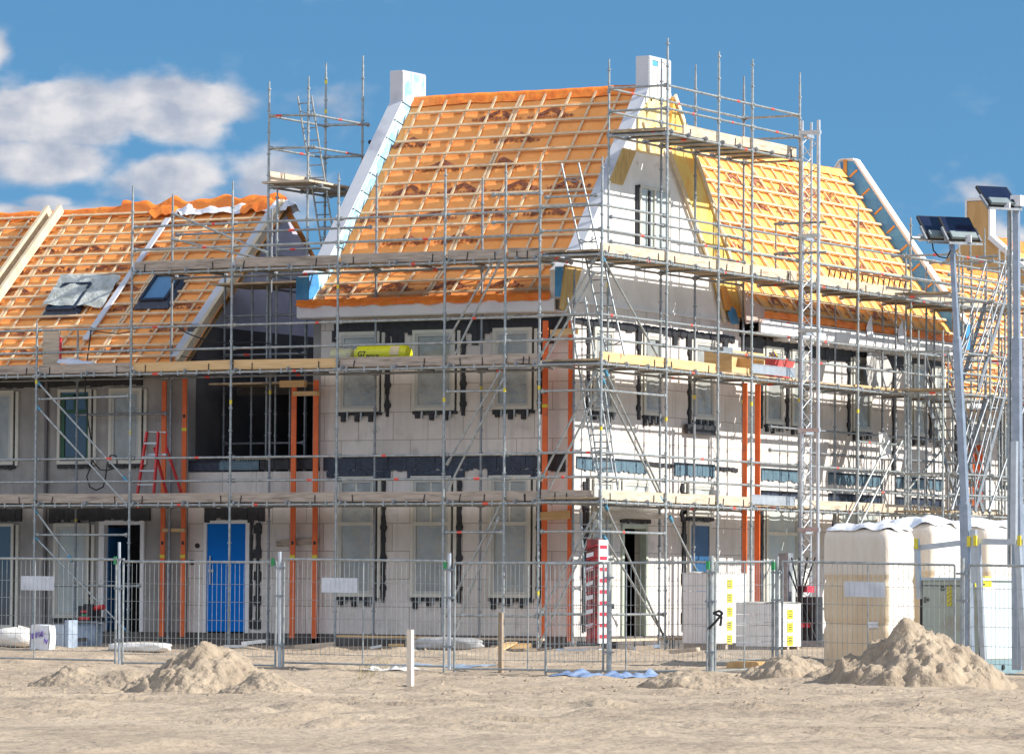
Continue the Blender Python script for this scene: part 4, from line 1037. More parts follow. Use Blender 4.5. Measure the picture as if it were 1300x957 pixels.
# ================================================================== LADDERS
def ladder(a, b, w, label, wd=(1, 0, 0), name='ladder'):
    a = Vector(a); b = Vector(b); d = (b-a); L = d.length; d.normalize(); wv = Vector(wd)*w
    t = thing(name, tuple(a), label, 'ladder', 'scaffold ladders')
    for q in (0, 1):
        s = MB(); s.tube(a+wv*q, b+wv*q, .022, 8); s.build('rail', M_galv, t)
    z = .25
    while z < L-.1: s = MB(); s.tube(a+d*z, a+d*z+wv, .014, 8); s.build('rung', M_galvd, t); z += .29
    for e in (.32, L-.35):
        s = MB(); s.tube(a+d*e+wv*.05, a+d*(e-.07)+wv*.5, .012); s.tube(a+d*(e-.07)+wv*.5, a+d*e+wv*.95, .012); s.build('stiffener', M_galvd, t)
    return t
def lad_px(b0, t0, Y, w, label): return ladder(hit(*b0, 'y', Y), hit(*t0, 'y', Y-.0), w, label)
lad_px((739, 322), (712.7, 208), -1.0, .42, 'aluminium ladder standing on the highest front deck, overlapping the orange roof')
lad_px((771, 452), (743, 325), -1.0, .42, 'aluminium ladder between the middle and highest decks at the house corner')
lad_px((756, 600), (720.6, 378), -1.3, .42, 'long aluminium ladder passing the middle deck, just left of the corner pole')
lad_px((763, 626), (744, 480), -.8, .42, 'aluminium ladder below the middle deck, right of the corner pole')
lad_px((746, 800), (737, 650), -1.2, .42, 'aluminium ladder from the ground to the lowest deck, behind the red wrapped bundle')
a_ = hit(409, 318, 'y', 2.2); b_ = hit(378, 122, 'y', 1.6)
ladder(a_, b_, .37, 'aluminium ladder rising through the small tower platform against the sky')

# ================================================================== ORANGE PROFILES
def profile(px, Y, z0, z1, label, w=.135, bandz=(1.9,), ax='y'):
    x, y = (XL(px, Y), Y) if ax == 'y' else (Y, YR(px, Y))
    t = thing('corner_profile', (x, y, z0), label, 'orange post', 'orange bricklaying profiles')
    s = MB(); s.box(x-w/2, x+w/2, y-.03, y+.0, z0, z1); s.box(x-w/2, x-w/2+.02, y, y+.07, z0, z1)
    s.build('post', M_orpr, t)
    for b in bandz:
        s = MB(); s.box(x-w/2-.004, x+w/2+.004, y-.036, y-.031, b, b+.07); s.build('yellow_band', M_yel, t)
        s = MB(); s.box(x-.03, x+.03, y-.04, y-.031, b+.3, b+.38); s.build('line_clip', M_steeld, t)
    return t
profile(208, -.2, -.1, 5.75, 'orange bricklaying post behind the red stepladder, left of a close pair', .12, (1.7,))
profile(234, -.2, -.1, 5.8, 'orange bricklaying post right of the red stepladder, where grey wall meets white blocks', .12, (1.7, 4.6))
profile(373, -.2, -.1, 5.7, 'left orange bricklaying post of the pair right of the blue door', .13, (1.7,))
profile(401, -.2, -.1, 5.7, 'right orange bricklaying post of the pair right of the blue door, nearest the white windows', .13, (1.7,))
profile(692, -.25, -.1, 6.9, 'orange bricklaying post near the house corner, on the shaded front', .13, (5.0,))
profile(724.5, -.12, -.1, 6.9, 'orange bricklaying post standing on the very corner of the tall house', .12, ())
profile(946, 1.6, -.2, 5.75, 'slim orange bricklaying post at the joint of the two houses, left of the brighter one', .11, (), 'x')
profile(962, 1.62, -.2, 5.75, 'bright orange bricklaying post right of the joint of the two houses, near the hoist mast', .13, (), 'x')
profile(1234, .14, -.1, 4.9, 'slim orange bricklaying post behind the stair tower', .12, (), 'x')
profile(1242, .14, -.1, 4.9, 'wide orange bricklaying post behind the leaning light pole', .25, (), 'x')
s = MB(); s.beam((XL(208, -.23), -.25, 2.33), (XL(236, -.23), -.25, 2.33), .06, .08); tag(s.build('cross_batten', M_newwood, None), 'short pine batten tying two orange posts beside the open doorway', 'batten')
s = MB(); s.beam((XL(688, -.28), -.32, 2.62), (XL(722, -.28), -.22, 2.66), .06, .18); tag(s.build('cross_batten', M_newwood, None), 'brown timber board tying the two orange posts at the house corner', 'batten')
s = MB(); s.beam((XL(699, -.3, 420), -.3, 6.62), (XL(733, -.3, 420), -.25, 6.66), .06, .14); tag(s.build('cross_batten', M_newwood, None), 'upper ochre timber board at the house corner under the eaves', 'batten')

# ================================================================== THINGS ON THE DECKS
def text_mesh(txt, size, m, origin, xdir, ydir, parent, name='lettering', off=.004, bold=.0):
    cu = bpy.data.curves.new('t', 'FONT'); cu.body = txt; cu.size = size; cu.extrude = .001; cu.offset = bold
    ob = bpy.data.objects.new('t', cu); C.objects.link(ob)
    dg = bpy.context.evaluated_depsgraph_get(); me = bpy.data.meshes.new_from_object(ob.evaluated_get(dg))
    C.objects.unlink(ob); bpy.data.objects.remove(ob)
    X = Vector(xdir).normalized(); Y = Vector(ydir).normalized(); Z = X.cross(Y)
    mb = MB(); o = Vector(origin)
    mb.add([o+X*v.co.x+Y*v.co.y+Z*(off+v.co.z) for v in me.vertices], [tuple(p.vertices) for p in me.polygons])
    return mb.build(name, m, parent)

# yellow insulation rolls
def roll(x0, x1, y, z, r, label, full):
    t = thing('insulation_roll', ((x0+x1)/2, y, z), label, 'insulation roll')
    s = MB(); n = 20; m_ = 14; vs = []; cz = z+r
    for i in range(m_+1):
        u = i/m_; x = x0+(x1-x0)*u; e = 1 if .06 < u < .94 else (.86 if .0 < u < 1 else .7)
        for k in range(n):
            a = 2*math.pi*k/n; rr = r*e*(1+.05*noise.noise((x*5, math.cos(a)*2, math.sin(a)*2)))
            vs.append((x, y-rr*math.cos(a), cz+rr*math.sin(a)*.95))
    fs = [(i*n+k, i*n+(k+1) % n, (i+1)*n+(k+1) % n, (i+1)*n+k) for i in range(m_) for k in range(n)]
    s.add(vs, fs, 0, True); s.add(vs[:n], [tuple(range(n))]); s.add(vs[-n:], [tuple(range(n))])
    s.build('wrapper', M_rollY if full else mat('faded_yellow_pack', (.62, .60, .30), .4, 0, (.50, .46, .42), 6), t)
    if full:
        # pale end window and seams
        s = MB()
        s.grid(lambda a, b: ((x1-.35)+.23*a, y-(r*.99)*math.cos(.95*(b-.15))-.012, cz+r*.97*math.sin(.95*(b-.15))), 5, 8); s.build('clear_window', M_wool, t)
        text_mesh('G7', .16, M_labelt, (x0+.14, y-r-.003, z+.19), (1, 0, 0), (0, .12, 1), t, bold=.004)
        text_mesh('ISOV.SI', .105, M_labelt, (x0+.36, y-r-.004, z+.15), (1, 0, .0), (0, .05, 1), t, bold=.003)
        text_mesh('7N. 0.035 SI', .07, M_labelt, (x0+.14, y-r-.004, z+.05), (1, 0, 0), (0, 0, 1), t, bold=.002)
    return t
roll(XL(454, -1.35, 450), XL(519, -1.35, 450), -1.35, 5.94, .235, 'bright yellow insulation roll with black lettering, lying on the middle plank deck', True)
roll(XL(422, -1.3, 450), XL(449, -1.3, 450), -1.3, 5.94, .20, 'crumpled faded yellow insulation pack left of the lettered roll on the middle deck', False)

# red stepladder
bx0, bx1 = XL(181, -1.2, 620), XL(222, -1.2, 620)
t = thing('stepladder', ((bx0+bx1)/2, -1.2, 2.98), 'red stepladder with pale treads standing on the lowest plank deck', 'stepladder')
zt_ = hit(200, 548, 'y', -1.0).z; zb_ = 2.98
tx = XL(195, -1, 560)
for (xa_, ya_, xt) in ((bx0, -1.45, tx-.15), (bx0+.46, -1.45, tx+.16)):
    s = MB(); s.beam((xa_, ya_, zb_), (xt, -1.05, zt_), .045, .07, up=(0, 1, 0)); s.build('front_rail', M_red, t)
for (xa_, xt) in ((bx0+.42, tx+.02), (bx1-.04, tx+.34)):
    s = MB(); s.beam((xa_, -.75, zb_), (xt, -1.0, zt_-.35), .04, .06, up=(0, 1, 0)); s.build('rear_rail', M_red, t)
for k in range(5):
    f_ = (k+.15)/5; xa_ = bx0+(tx-.15-bx0)*f_; xb_ = bx0+.46+(tx+.16-bx0-.46)*f_; z = zb_+(zt_-zb_)*f_; y = -1.45+.4*f_
    s = MB(); s.box(xa_, xb_, y-.05, y+.04, z-.015, z+.02); s.build('tread', M_alu, t)
s = MB(); s.box(tx-.2, tx+.4, -1.1, -.9, zt_-.55, zt_-.5); s.tube((tx-.1, -1.05, zt_), (tx+.38, -1.05, zt_-.02), .02); s.tube((tx+.38, -1.05, zt_), (tx+.34, -1.0, zt_-.5), .02, 8, 1); s.build('platform', [M_alu, M_red], t)

# red tub
ty_ = YR(983, 1.2, 460)
def tub(x, y, z, L, W_, H, label):
    t = thing('mortar_tub', (x, y, z), label, 'tub')
    s = MB(); n = 24; prof = [(.72, 0), (.80, H*.3), (.95, H*.92), (1.04, H), (1.0, H), (.9, H*.85), (.7, .04)]
    vs = []
    for (k_, zz) in prof:
        for q in range(n):
            a = 2*math.pi*q/n; ca, sa = math.cos(a), math.sin(a)
            sx = abs(ca)**.5*(1 if ca > 0 else -1); sy = abs(sa)**.5*(1 if sa > 0 else -1)
            vs.append((x+sx*W_/2*k_, y+sy*L/2*k_, z+zz))
    fs = [(i*n+k, i*n+(k+1) % n, (i+1)*n+(k+1) % n, (i+1)*n+k) for i in range(len(prof)-1) for k in range(n)]
    fs.append(tuple(range((len(prof)-1)*n, len(prof)*n)))
    s.add(vs, fs, 0, True); s.build('shell', mat('red_tub', (.75, .07, .07), .45, 0, (.82, .2, .2), 3), t)
    s = MB()
    for k in range(5): s.beam((x-.1+.07*k, y-.2+.12*k, z+H*.5), (x+.1-.05*k, y-.3+.14*k, z+H+.1+.03*k), .05, .05, mi=k % 2)
    s.build('tools', [M_yel, M_purple], t); return t
tub(1.15, ty_, 5.99, 1.45, .75, .40, 'red mortar tub heaped with tools, on the middle deck beside the hoist mast')
# timber tray
y0_, y1_ = YR(909, 1.3, 460), YR(951, 1.3, 460)
t = thing('timber_crate', (1.35, (y0_+y1_)/2, 5.95), 'open fresh pine crate on the middle deck of the sunlit side', 'crate')
s = MB(); s.box(1.0, 1.7, y0_, y0_+.04, 5.95, 6.45); s.box(1.0, 1.7, y1_-.04, y1_, 5.95, 6.45); s.box(1.0, 1.04, y0_+.04, y1_-.04, 6.0, 6.45); s.box(1.0, 1.7, y0_+.041, y1_-.041, 5.95, 5.99); s.build('box', M_newwood, t)
s = MB(); s.box(1.66, 1.7, y0_+.04, y1_-.04, 6.3, 6.45); s.box(1.66, 1.7, y0_+.04, y1_-.04, 5.99, 6.08); s.build('front_rail', M_newwood, t)
s = MB(); s.box(1.5, 1.75, y0_-.55, y0_-.05, 6.38, 6.5); tag(s.build('tool_case', M_galvd), 'small dark grey box on the rail left of the pine crate', 'box')
# shadowed ladder on its side, the shade put into its brown
ya_, yb_ = YR(1050, 1.55, 345), YR(1153, 1.55, 358)
t = thing('side_ladder', (1.55, ya_, 8.3), 'long ladder on its side, coloured shade brown, on the top deck before the amber roof', 'steel grid')
s = MB(); zg = hit(1050, 341, 'x', 1.55).z; s.tube((1.55, ya_, zg), (1.55, yb_, zg), .022); s.tube((1.55, ya_, 8.3), (1.55, yb_, 8.3), .02); s.build('chord', mat('shaded_ladder_brown', (.22, .11, .06), .7, .3, (.12, .07, .05), 10), t)
s = MB(); n = 15
for k in range(n): y = ya_+(yb_-ya_)*(k+.5)/n; s.tube((1.55, y, zg), (1.5, y-.05, 8.3), .018, 6)
s.build('bars', MATS['shaded_ladder_brown'], t)
# dust sheets hanging
def hang(name, px, py0, py1, X, w, m_, label, cat):
    a = hit(px, py0, 'x', X); zb = hit(px, py1, 'x', X).z
    s = MB(); s.grid(lambda u, v: (X+.06*math.sin(6*u+3*v)+.04*v, a.y+w*(u-.5)*(.7+.3*math.sin(3*v)), a.z+(zb-a.z)*v), 10, 12)
    return tag(s.build(name, m_), label, cat)
hang('hanging_sack', 1113, 448, 492, .25, 1.6, mat('grey_dust_sheet', (.52, .50, .47), .6, 0, (.42, .40, .38), 3, bump=.03), 'pale grey dust sheet hanging on the white wall under the amber roof', 'sheet')
hang('hanging_sack', 1121, 549, 582, 1.2, .75, M_tarp, 'translucent plastic sack hanging below the middle deck right of the hoist mast', 'sack')
# timber board stub on the left deck
p = hit(67, 450, 'y', -1.3)
s = MB(); s.box(p.x-.24, p.x+.22, -1.36, -1.30, 5.95, hit(67, 418, 'y', -1.3).z); s.box(p.x+.225, p.x+.25, -1.37, -1.30, 6.2, 6.75, 1)
tag(s.build('upright_board', [M_board2, M_crim]), 'upright weathered board with a red edge strip, standing on the left middle deck', 'board')
s = MB(); s.grid(lambda a, b: (hit(78, 460, 'y', -1.3).x+.95*a, -1.5+.4*b, 6.16+.10*math.sin(math.pi*b)+.06*noise.noise((a*4, b*3, 1))-.12*a), 12, 8)
tag(s.build('crumpled_sheet', M_wrapw), 'white crumpled sheet beside the upright board on the left middle deck', 'sheet')
# hoses on the row house
s = MB(); pts = [hit(px, py, 'y', -1.2) for (px, py) in ((116, 415), (113, 440), (109, 470), (108, 500), (111, 530), (116, 560), (117, 585), (113, 598), (110, 605), (114, 618), (122, 622), (131, 618), (134, 605), (136, 590), (140, 578), (147, 578), (149, 587), (145, 594), (136, 597), (127, 596), (119, 587), (116, 578))]
s.path(pts, .016); s.path([hit(px, py, 'y', -1.2) for (px, py) in ((114, 420), (125, 421), (150, 424), (165, 421))], .014); tag(s.build('hose', M_steeld), 'black hose looping over the guard rails in front of the grey row house', 'hose')
s = MB(); s.path([hit(px, py, 'y', -.5) for (px, py) in ((225, 415), (240, 424), (262, 432), (290, 436), (330, 434), (360, 440), (390, 452))], .016); s.path([hit(px, py, 'y', -.5) for (px, py) in ((230, 452), (260, 458), (300, 452), (350, 456), (400, 470))], .012); tag(s.build('cable', M_steeld), 'black cable sagging across the dark gap between the houses', 'cable')

# ================================================================== GROUND LEVEL THINGS
def on_ground(px, py):
    z = -.4
    for _ in range(6):
        p = hit(px, py, 'z', z); z = gh(p.x, p.y)
    return Vector((p.x, p.y, z))
# red wrapped bundle
p0 = XL(747.5, -2.3, 750)
t = thing('wrapped_bundle', (p0+.14, -2.25, -.1), 'tall maroon packet with crimson tape and small white labels, leaning upright under the corner pole', 'bundle')
zt_ = hit(755, 684, 'y', -2.3).z; zb_ = hit(755, 816, 'y', -2.3).z
s = MB(); s.box(p0, p0+.27, -2.4, -2.15, zb_, zt_); s.box(p0+.27, p0+.30, -2.4, -2.0, zb_, zt_-.02, 1); s.build('pack', [M_maroon, M_eps], t)
s = MB(); random.seed(3)
for k in range(9):
    z = zb_+.1+(zt_-zb_)*k/9.3; s.beam((p0-.0, -2.41, z), (p0+.27, -2.41, z+random.uniform(-.02, .14)), .012, random.uniform(.05, .1), up=(0, 1, 0))
    s.box(p0+.301, p0+.306, -2.38, -2.05, z, z+.08)
s.build('tape', M_crim, t)
s = MB()
for k in range(6):
    z = zb_+.3+(zt_-zb_-.4)*k/6; s.add([(p0+.0, -2.418, z), (p0+.17, -2.418, z+.04), (p0+.17, -2.418, z+.13), (p0, -2.418, z+.09)], [(0, 1, 2, 3)])
s.build('label_strip', M_wlabel, t)

# block pallets
def block_pallet(pl, pr, pfar, ytop, ybase, label, ncol):
    Y = 1.0 if ncol > 3 else .2; a = hit(pl, ybase, 'y', Y)
    x0 = a.x; x1 = XL(pr, Y, ybase); zt = hit(pl, ytop, 'y', Y).z; z0 = a.z+.10
    y1 = YR(pfar, x1, ybase-5)
    t = thing('block_pallet', ((x0+x1)/2, (Y+y1)/2, a.z), label, 'block pallet', 'pallets of blocks')
    s = MB(); nz = 4; nx_ = max(2, round((x1-x0)/.5)); ny = max(2, round((y1-Y)/.5))
    for i in range(nx_):
        for j in range(ny):
            for k in range(nz):
                e = .004; xa = x0+(x1-x0)*i/nx_; xb = x0+(x1-x0)*(i+1)/nx_; ya = Y+(y1-Y)*j/ny; yb = Y+(y1-Y)*(j+1)/ny; za = z0+(zt-z0)*k/nz; zb = z0+(zt-z0)*(k+1)/nz
                r_ = random.uniform(-.004, .004); s.box(xa+e, xb-e, ya+e+r_, yb-e+r_, za+e, zb-e)
    s.build('blocks', M_blkp, t)
    s = MB(); s.box(x0-.006, x1+.006, Y-.006, y1+.006, zt-.002, zt+.02); s.grid(lambda a_, b_: (x0+(x1-x0)*a_, Y+(y1-Y)*b_, zt+.03+.04*noise.noise((a_*4, b_*4, 2))), 8, 8); s.build('wrap_top', M_tarp, t)
    s = MB()
    for yy in (Y+.1, (Y+y1)/2, y1-.1): s.box(x0+.02, x1-.02, yy-.06, yy+.06, a.z-.2, z0-.003)
    s.build('pallet', M_board, t)
    s = MB(); yc = Y+(y1-Y)*.55
    for k in range(5 if ncol > 3 else 3):
        z = zt-.12-(zt-z0)*(k/ (5 if ncol > 3 else 3.2)); s.box(x1+.002, x1+.006, yc-.14, yc+.14, z-.20, z)
    lo = s.build('label', M_label, t)
    s = MB()
    for k in range(5 if ncol > 3 else 3):
        z = zt-.12-(zt-z0)*(k/(5 if ncol > 3 else 3.2))
        for q in range(3): s.box(x1+.007, x1+.009, yc-.10, yc+.06, z-.05-.05*q, z-.03-.05*q)
    s.build('label_text', M_labelt, lo)
    return t
block_pallet(866, 899, 948, 728, 822, 'taller pallet of pale grey blocks with five yellow labels before the dark blue door', 5)
block_pallet(934, 986, 1017, 766, 826, 'lower pallet of pale grey blocks with three yellow labels, right of the taller one', 3)

# wrapped stacks
def wrapped(x0, x1, y0, y1, z0, z1, label, sd, top=True):
    t = thing('wrapped_stack', ((x0+x1)/2, (y0+y1)/2, z0), label, 'wrapped pallet', 'plastic wrapped stacks')
    s = MB(); cx_, cy_ = (x0+x1)/2, (y0+y1)/2; hx, hy = (x1-x0)/2, (y1-y0)/2; n = 112; m_ = 44; vs = []
    for i in range(m_+1):
        v = i/m_; z = z0+(z1-z0)*v
        waist = 1-.05*math.exp(-((v-.33)/.025)**2)-.05*math.exp(-((v-.64)/.025)**2)
        topr = 1 if v < .93 else math.sqrt(max(0, 1-((v-.93)/.07)**2*.16))
        for k in range(n):
            a = 2*math.pi*k/n; ca, sa = math.cos(a), math.sin(a); e = 14
            rr = (abs(ca)**e+abs(sa)**e)**(-1/e)
            w_ = waist*topr*(1+.010*noise.noise((ca*3+sd, sa*3, z*3))+.012*noise.noise((ca*9+sd, sa*9, z*2+ca*6)))
            vs.append((cx_+hx*rr*ca*w_, cy_+hy*rr*sa*w_, z))
    fs = [(i*n+k, i*n+(k+1) % n, (i+1)*n+(k+1) % n, (i+1)*n+k) for i in range(m_) for k in range(n)]
    s.add(vs, fs, 0, True); zt = z1
    # crumpled cap
    mi = [M_tarp, M_wrapb, M_wrapw, mat('shaded_front_upper', (.74, .66, .56), .4, 0, (.66, .57, .47), 1.5, 6, .012, 6, stretch=(4, 4, .8))]
    s.m = [(1 if (vs[f[0]][1] < cy_-hy*.90 and vs[f[0]][2] < z0+(z1-z0)*.66) else (3 if vs[f[0]][1] < cy_-hy*.90 else 0)) for f in fs]  # front faces get beige tones, the shade of that side painted in
    s.add([(cx_+(v[0]-cx_)*.995, cy_+(v[1]-cy_)*.995, v[2]) for v in vs[-n:]], [tuple(range(n))], 0)
    s.build('wrapping', mi, t)
    s = MB()
    def cap(a, b):
        aa = 2*math.pi*a; r = b; ca, sa = math.cos(aa), math.sin(aa); rr = (abs(ca)**8+abs(sa)**8)**-.125
        return (cx_+hx*rr*ca*r*1.0, cy_+hy*rr*sa*r*1.0, zt+.05+.10*(1-r)+.13*noise.noise((ca*r*2.2+sd, sa*r*2.2, sd))-.06*(r > .95))
    s.grid(cap, 80, 12); s.build('top_sheet', M_wrapw, t)
    return t
A0 = hit(1043, 848, 'y', -11.6)
PX0 = A0.x; PY0 = A0.y; PX1 = XL(1128, PY0, 760); zt_ = hit(1060, 672, 'y', PY0).z
ws = wrapped(PX0, PX1, PY0, PY0+1.25, A0.z-.05, zt_, 'nearest tall plastic wrapped stack with shaded beige cardboard front, behind the fence sign', 1)
s = MB(); s.box(PX0+(PX1-PX0)*.70, PX0+(PX1-PX0)*.85, PY0-.012, PY0-.004, hit(1110, 797, 'y', PY0).z, hit(1110, 789, 'y', PY0).z); s.build('label', M_wlabel, ws)
wrapped(PX0+.35, PX1+.25, PY0+1.45, PY0+3.2, A0.z-.05, zt_+.12, 'middle plastic wrapped stack, whitish with a crumpled blue grey top, second of three', 4)
wrapped(PX0+.5, PX1+.5, PY0+3.5, PY0+5.4, A0.z-.05, zt_+.12, 'third plastic wrapped stack, partly behind the leaning light pole', 8)
wrapped(PX0+.9, PX1+1.3, PY0+5.7, PY0+7.6, A0.z-.05, zt_+.0, 'farthest plastic wrapped stack with sagging sheet, beside the upright light mast', 11)

# cabinet
CY0 = -14.0; c0 = hit(1170, 738, 'y', CY0); c1 = hit(1243, 735, 'y', CY0); cy1 = YR(1297, c1.x, 760); zb_ = gh(c0.x, CY0)-.02; zt_ = (c0.z+c1.z)/2
cab = thing('power_cabinet', ((c0.x+c1.x)/2, (CY0+cy1)/2, zb_), 'large pale metal power cabinet with yellow stickers, beside the big sand heap', 'cabinet')
s = MB(); s.box(c0.x, c1.x, CY0, cy1, zb_+.28, zt_); s.build('body', M_greenbox, cab)
s = MB(); s.box(c1.x+.002, c1.x+.02, CY0+.04, cy1-.03, zb_+.30, zt_-.03); s.build('side_panel', M_whitebox, cab)
s = MB(); s.box(c0.x+.02, c1.x+.024, CY0+.02, cy1-.02, zb_, zb_+.278); s.tube((c1.x+.02, CY0+1.0, zb_+.15), (c1.x+.05, CY0+1.0, zb_+.15), .05, 10, 1); s.build('plinth', [M_tealbase, M_black], cab)
s = MB(); s.box(c0.x-.03, c1.x+.05, CY0-.03, cy1+.03, zt_+.002, zt_+.05); s.build('lid', M_whitebox, cab)
s = MB(); s.box(c0.x-.025, c0.x+.015, CY0-.015, CY0+.01, zb_, zt_-.002); s.box(c1.x-.0, c1.x+.03, CY0-.03, CY0+.03, zb_+.1, zt_-.002); s.box(c0.x+.02, c1.x-.02, CY0-.004, CY0-.001, zt_-.10, zt_-.085); s.box(c1.x+.0, c1.x+.03, cy1-.03, cy1+.02, zb_+.1, zt_-.002); s.build('edge_trim', M_steeld, cab)
def on_front(px, py): return hit(px, py, 'y', CY0-.006)
def on_side(px, py): return hit(px, py, 'x', c1.x+.024)
a_, b_ = on_side(1237.5, 741), on_side(1259, 730)
s = MB(); s.box(a_.x, a_.x+.004, a_.y, b_.y, a_.z-.05, b_.z-.02); lab = s.build('sticker', M_label, cab)
text_mesh('BMC', .20, M_labelt, (a_.x+.005, a_.y+.04, a_.z-.015), (0, 1, 0), (0, 0, 1), lab, bold=.006)
a_, b_ = on_side(1250, 751), on_side(1264, 738)
s = MB(); s.box(a_.x, a_.x+.003, a_.y, b_.y, a_.z, b_.z-.02); s.build('paper_notice', M_wlabel, cab)
s = MB()
for k in range(4): q = on_side(1267, 740+4*k); s.box(q.x, q.x+.003, q.y, q.y+.4, q.z-.03, q.z)
s.build('paper_notice', M_wlabel, cab)
a_, b_ = on_front(1202.5, 769), on_front(1208, 744)
s = MB(); s.box(a_.x, b_.x, a_.y-.003, a_.y, a_.z, b_.z); lab = s.build('sticker', M_label, cab)
s = MB()
for k in range(5): z = a_.z+.04+.07*k; s.add([(a_.x+.015, a_.y-.006, z), (b_.x-.01, a_.y-.006, z+.04), (b_.x-.01, a_.y-.006, z+.065), (a_.x+.015, a_.y-.006, z+.025)], [(0, 1, 2, 3)])
s.build('sticker_stripe', M_ply, lab)
a_, b_ = on_front(1194, 749), on_front(1200.5, 744.5)
text_mesh('CI', .09, M_labelt, (a_.x, a_.y, a_.z), (1, 0, 0), (0, 0, 1), cab, bold=.005)
a_ = on_front(1172, 764); text_mesh('E+', .12, M_labelt, (a_.x, a_.y, a_.z), (1, 0, 0), (0, 0, 1), cab, bold=.005)

# light masts
def flood(par, c, wdir, tilt, w=.62):
    """panel with housing; wdir horizontal width direction"""
    wv = Vector(wdir).normalized(); up = Vector((0, 0, 1)); fwd = wv.cross(up)
    e = (up*math.cos(tilt)-fwd*math.sin(tilt)); n = wv.cross(e); c = Vector(c)
    h = MB(); h.beam(c-e*.28, c+e*.28, w, .05, up=n); ho = h.build('flood_head', M_steeld, par)
    g_ = MB(); q = c-n*.028*(1 if n.dot(fwd) < 0 else -1)
    nn = -n if n.dot(CAM-c) < 0 else n
    q = c+nn*.028
    a = wv*(w/2-.03)
    g_.add([q-a-e*.10, q+a-e*.10, q+a+e*.26, q-a+e*.26], [(0, 1, 2, 3)]); g_.build('lens', M_lens, ho)
    g_ = MB(); g_.beam(c-e*.28+nn*.05, c-e*.13+nn*.05, w*.82, .05, up=nn); g_.box(c.x+.18, c.x+.28, c.y-.12, c.y-.08, c.z-.25, c.z-.12, 1); g_.build('housing', [M_hous, M_wlabel], ho)
    g_ = MB()
    for sgn in (-1, 1): g_.beam(c+wv*sgn*(w/2+.02)-e*.3, c+wv*sgn*(w/2+.02)+e*.02, .03, .05, up=n)
    g_.beam(c-e*.36-wv*(w/2+.02), c-e*.36+wv*(w/2+.02), .04, .04); g_.build('yoke', M_galvd, ho)
    return ho
PYm = -14.6
m1 = thing('light_mast', tuple(hit(1229, 846, 'y', PYm)), 'leaning telescopic steel light pole carrying a pair of dark floodlights', 'light mast')
pts = [hit(1231, 850, 'y', PYm), hit(1225, 640, 'y', PYm), hit(1215, 430, 'y', PYm), hit(1208, 300, 'y', PYm)]
for k, r in ((0, .078), (1, .06), (2, .04)):
    s = MB(); s.beam(pts[k]-Vector((0,0,.15 if k == 0 else 0)), pts[k+1], r*2, r*2, up=(0, 1, 0)); s.tube(pts[k+1]-Vector((0,0,.05)), pts[k+1]+Vector((0,0,.04)), r*1.15, 10); s.build('mast_section', mat('mast_steel', (.40, .45, .52), .4, .6, (.30, .34, .40), 6), m1)
wd_ = Vector((math.cos(YAW), -math.sin(YAW)*1.0, -.05)); 
wd_ = Vector((.6, .8, 0))
s = MB(); q = hit(1205, 304, 'y', PYm); s.tube(q-wd_.normalized()*.75, q+wd_.normalized()*.55, .035, 8); s.box(q.x-.55, q.x-.1, q.y-.1, q.y-.04, q.z-.02, q.z+.1, 1); s.build('cross_arm', [M_galv, M_wlabel], m1)
flood(m1, hit(1190, 290, 'y', PYm-.1), wd_, rad(42)); flood(m1, hit(1217, 291, 'y', PYm-.1), wd_, rad(42))
s = MB(); s.path([hit(a, b, 'y', PYm-.15) for a, b in ((1183, 305), (1185, 318), (1192, 326), (1202, 328), (1207, 318))], .012); s.build('cable', M_steeld, m1)
PYn = -14.2
m2 = thing('light_mast', tuple(hit(1292, 850, 'y', PYn)), 'upright thick steel light mast at the right edge with a single dark floodlight', 'light mast')
for (a, b, r) in ((850, 640, .085), (640, 430, .07), (430, 262, .05)):
    s = MB(); p0_ = hit(1291+ (a-430)*.004, a, 'y', PYn); p1_ = hit(1291+(b-430)*.004, b, 'y', PYn); s.beam(p0_, p1_, r*2, r*2, up=(0, 1, 0)); s.build('mast_section', mat('mast_steel2', (.42, .46, .53), .4, .6, (.32, .36, .42), 6), m2)
s = MB(); q = hit(1291, 260, 'y', PYn); s.box(q.x-.09, q.x+.10, q.y-.08, q.y+.08, q.z-.03, q.z+.16); s.tube(q+Vector((-.05, -.1, .05)), q+Vector((-.05, -.06, .05)), .04, 10, 1); s.build('cap', [M_wlabel, M_black], m2)
s = MB(); s.tube(hit(1281, 720, 'y', PYn), hit(1281, 262, 'y', PYn), .035, 8); q = hit(1281, 262, 'y', PYn); s.tube(q-Vector((.45, -.1, 0)), q+Vector((.2, 0, 0)), .03, 8); s.build('side_tube', M_galv, m2)
flood(m2, hit(1266, 250, 'y', PYn-.1), wd_, rad(50))
# base frame of the masts
bf = thing('mast_frame', tuple(hit(1235, 850, 'y', PYm)), 'galvanised outrigger frame with yellow collars that holds the two light masts above the cabinet', 'steel frame')
zf = hit(1240, 688, 'y', PYm).z
pA = hit(1161, 696, 'y', PYm); pB = hit(1236, 687, 'y', PYm); pC = hit(1300, 688, 'y', PYm)
for (a, b, r) in ((pA, pB, .045), (pB, pC, .05)):
    s = MB(); s.beam(a, b, r*2, r*2); s.build('cross_bar', M_alu, bf)
for (a, b, r) in (((1164, 684), (1167, 760), .04), ((1236, 672), (1238, 740), .05), ((1241, 690), (1249, 846), .045), ((1292, 690), (1302, 850), .05), ((1288, 560), (1287, 690), .05)):
    s = MB(); s.beam(hit(*a, 'y', PYm-.06), hit(*b, 'y', PYm-.06), r*2, r*2, up=(0, 1, 0)); s.build('leg', M_alu, bf)
s = MB()
for (px, py) in ((1230, 687), (1238, 686), (1294, 686), (1163, 690)): q = hit(px, py, 'y', PYm-.12); s.box(q.x-.03, q.x+.03, q.y-.02, q.y+.02, q.z-.09, q.z+.09)
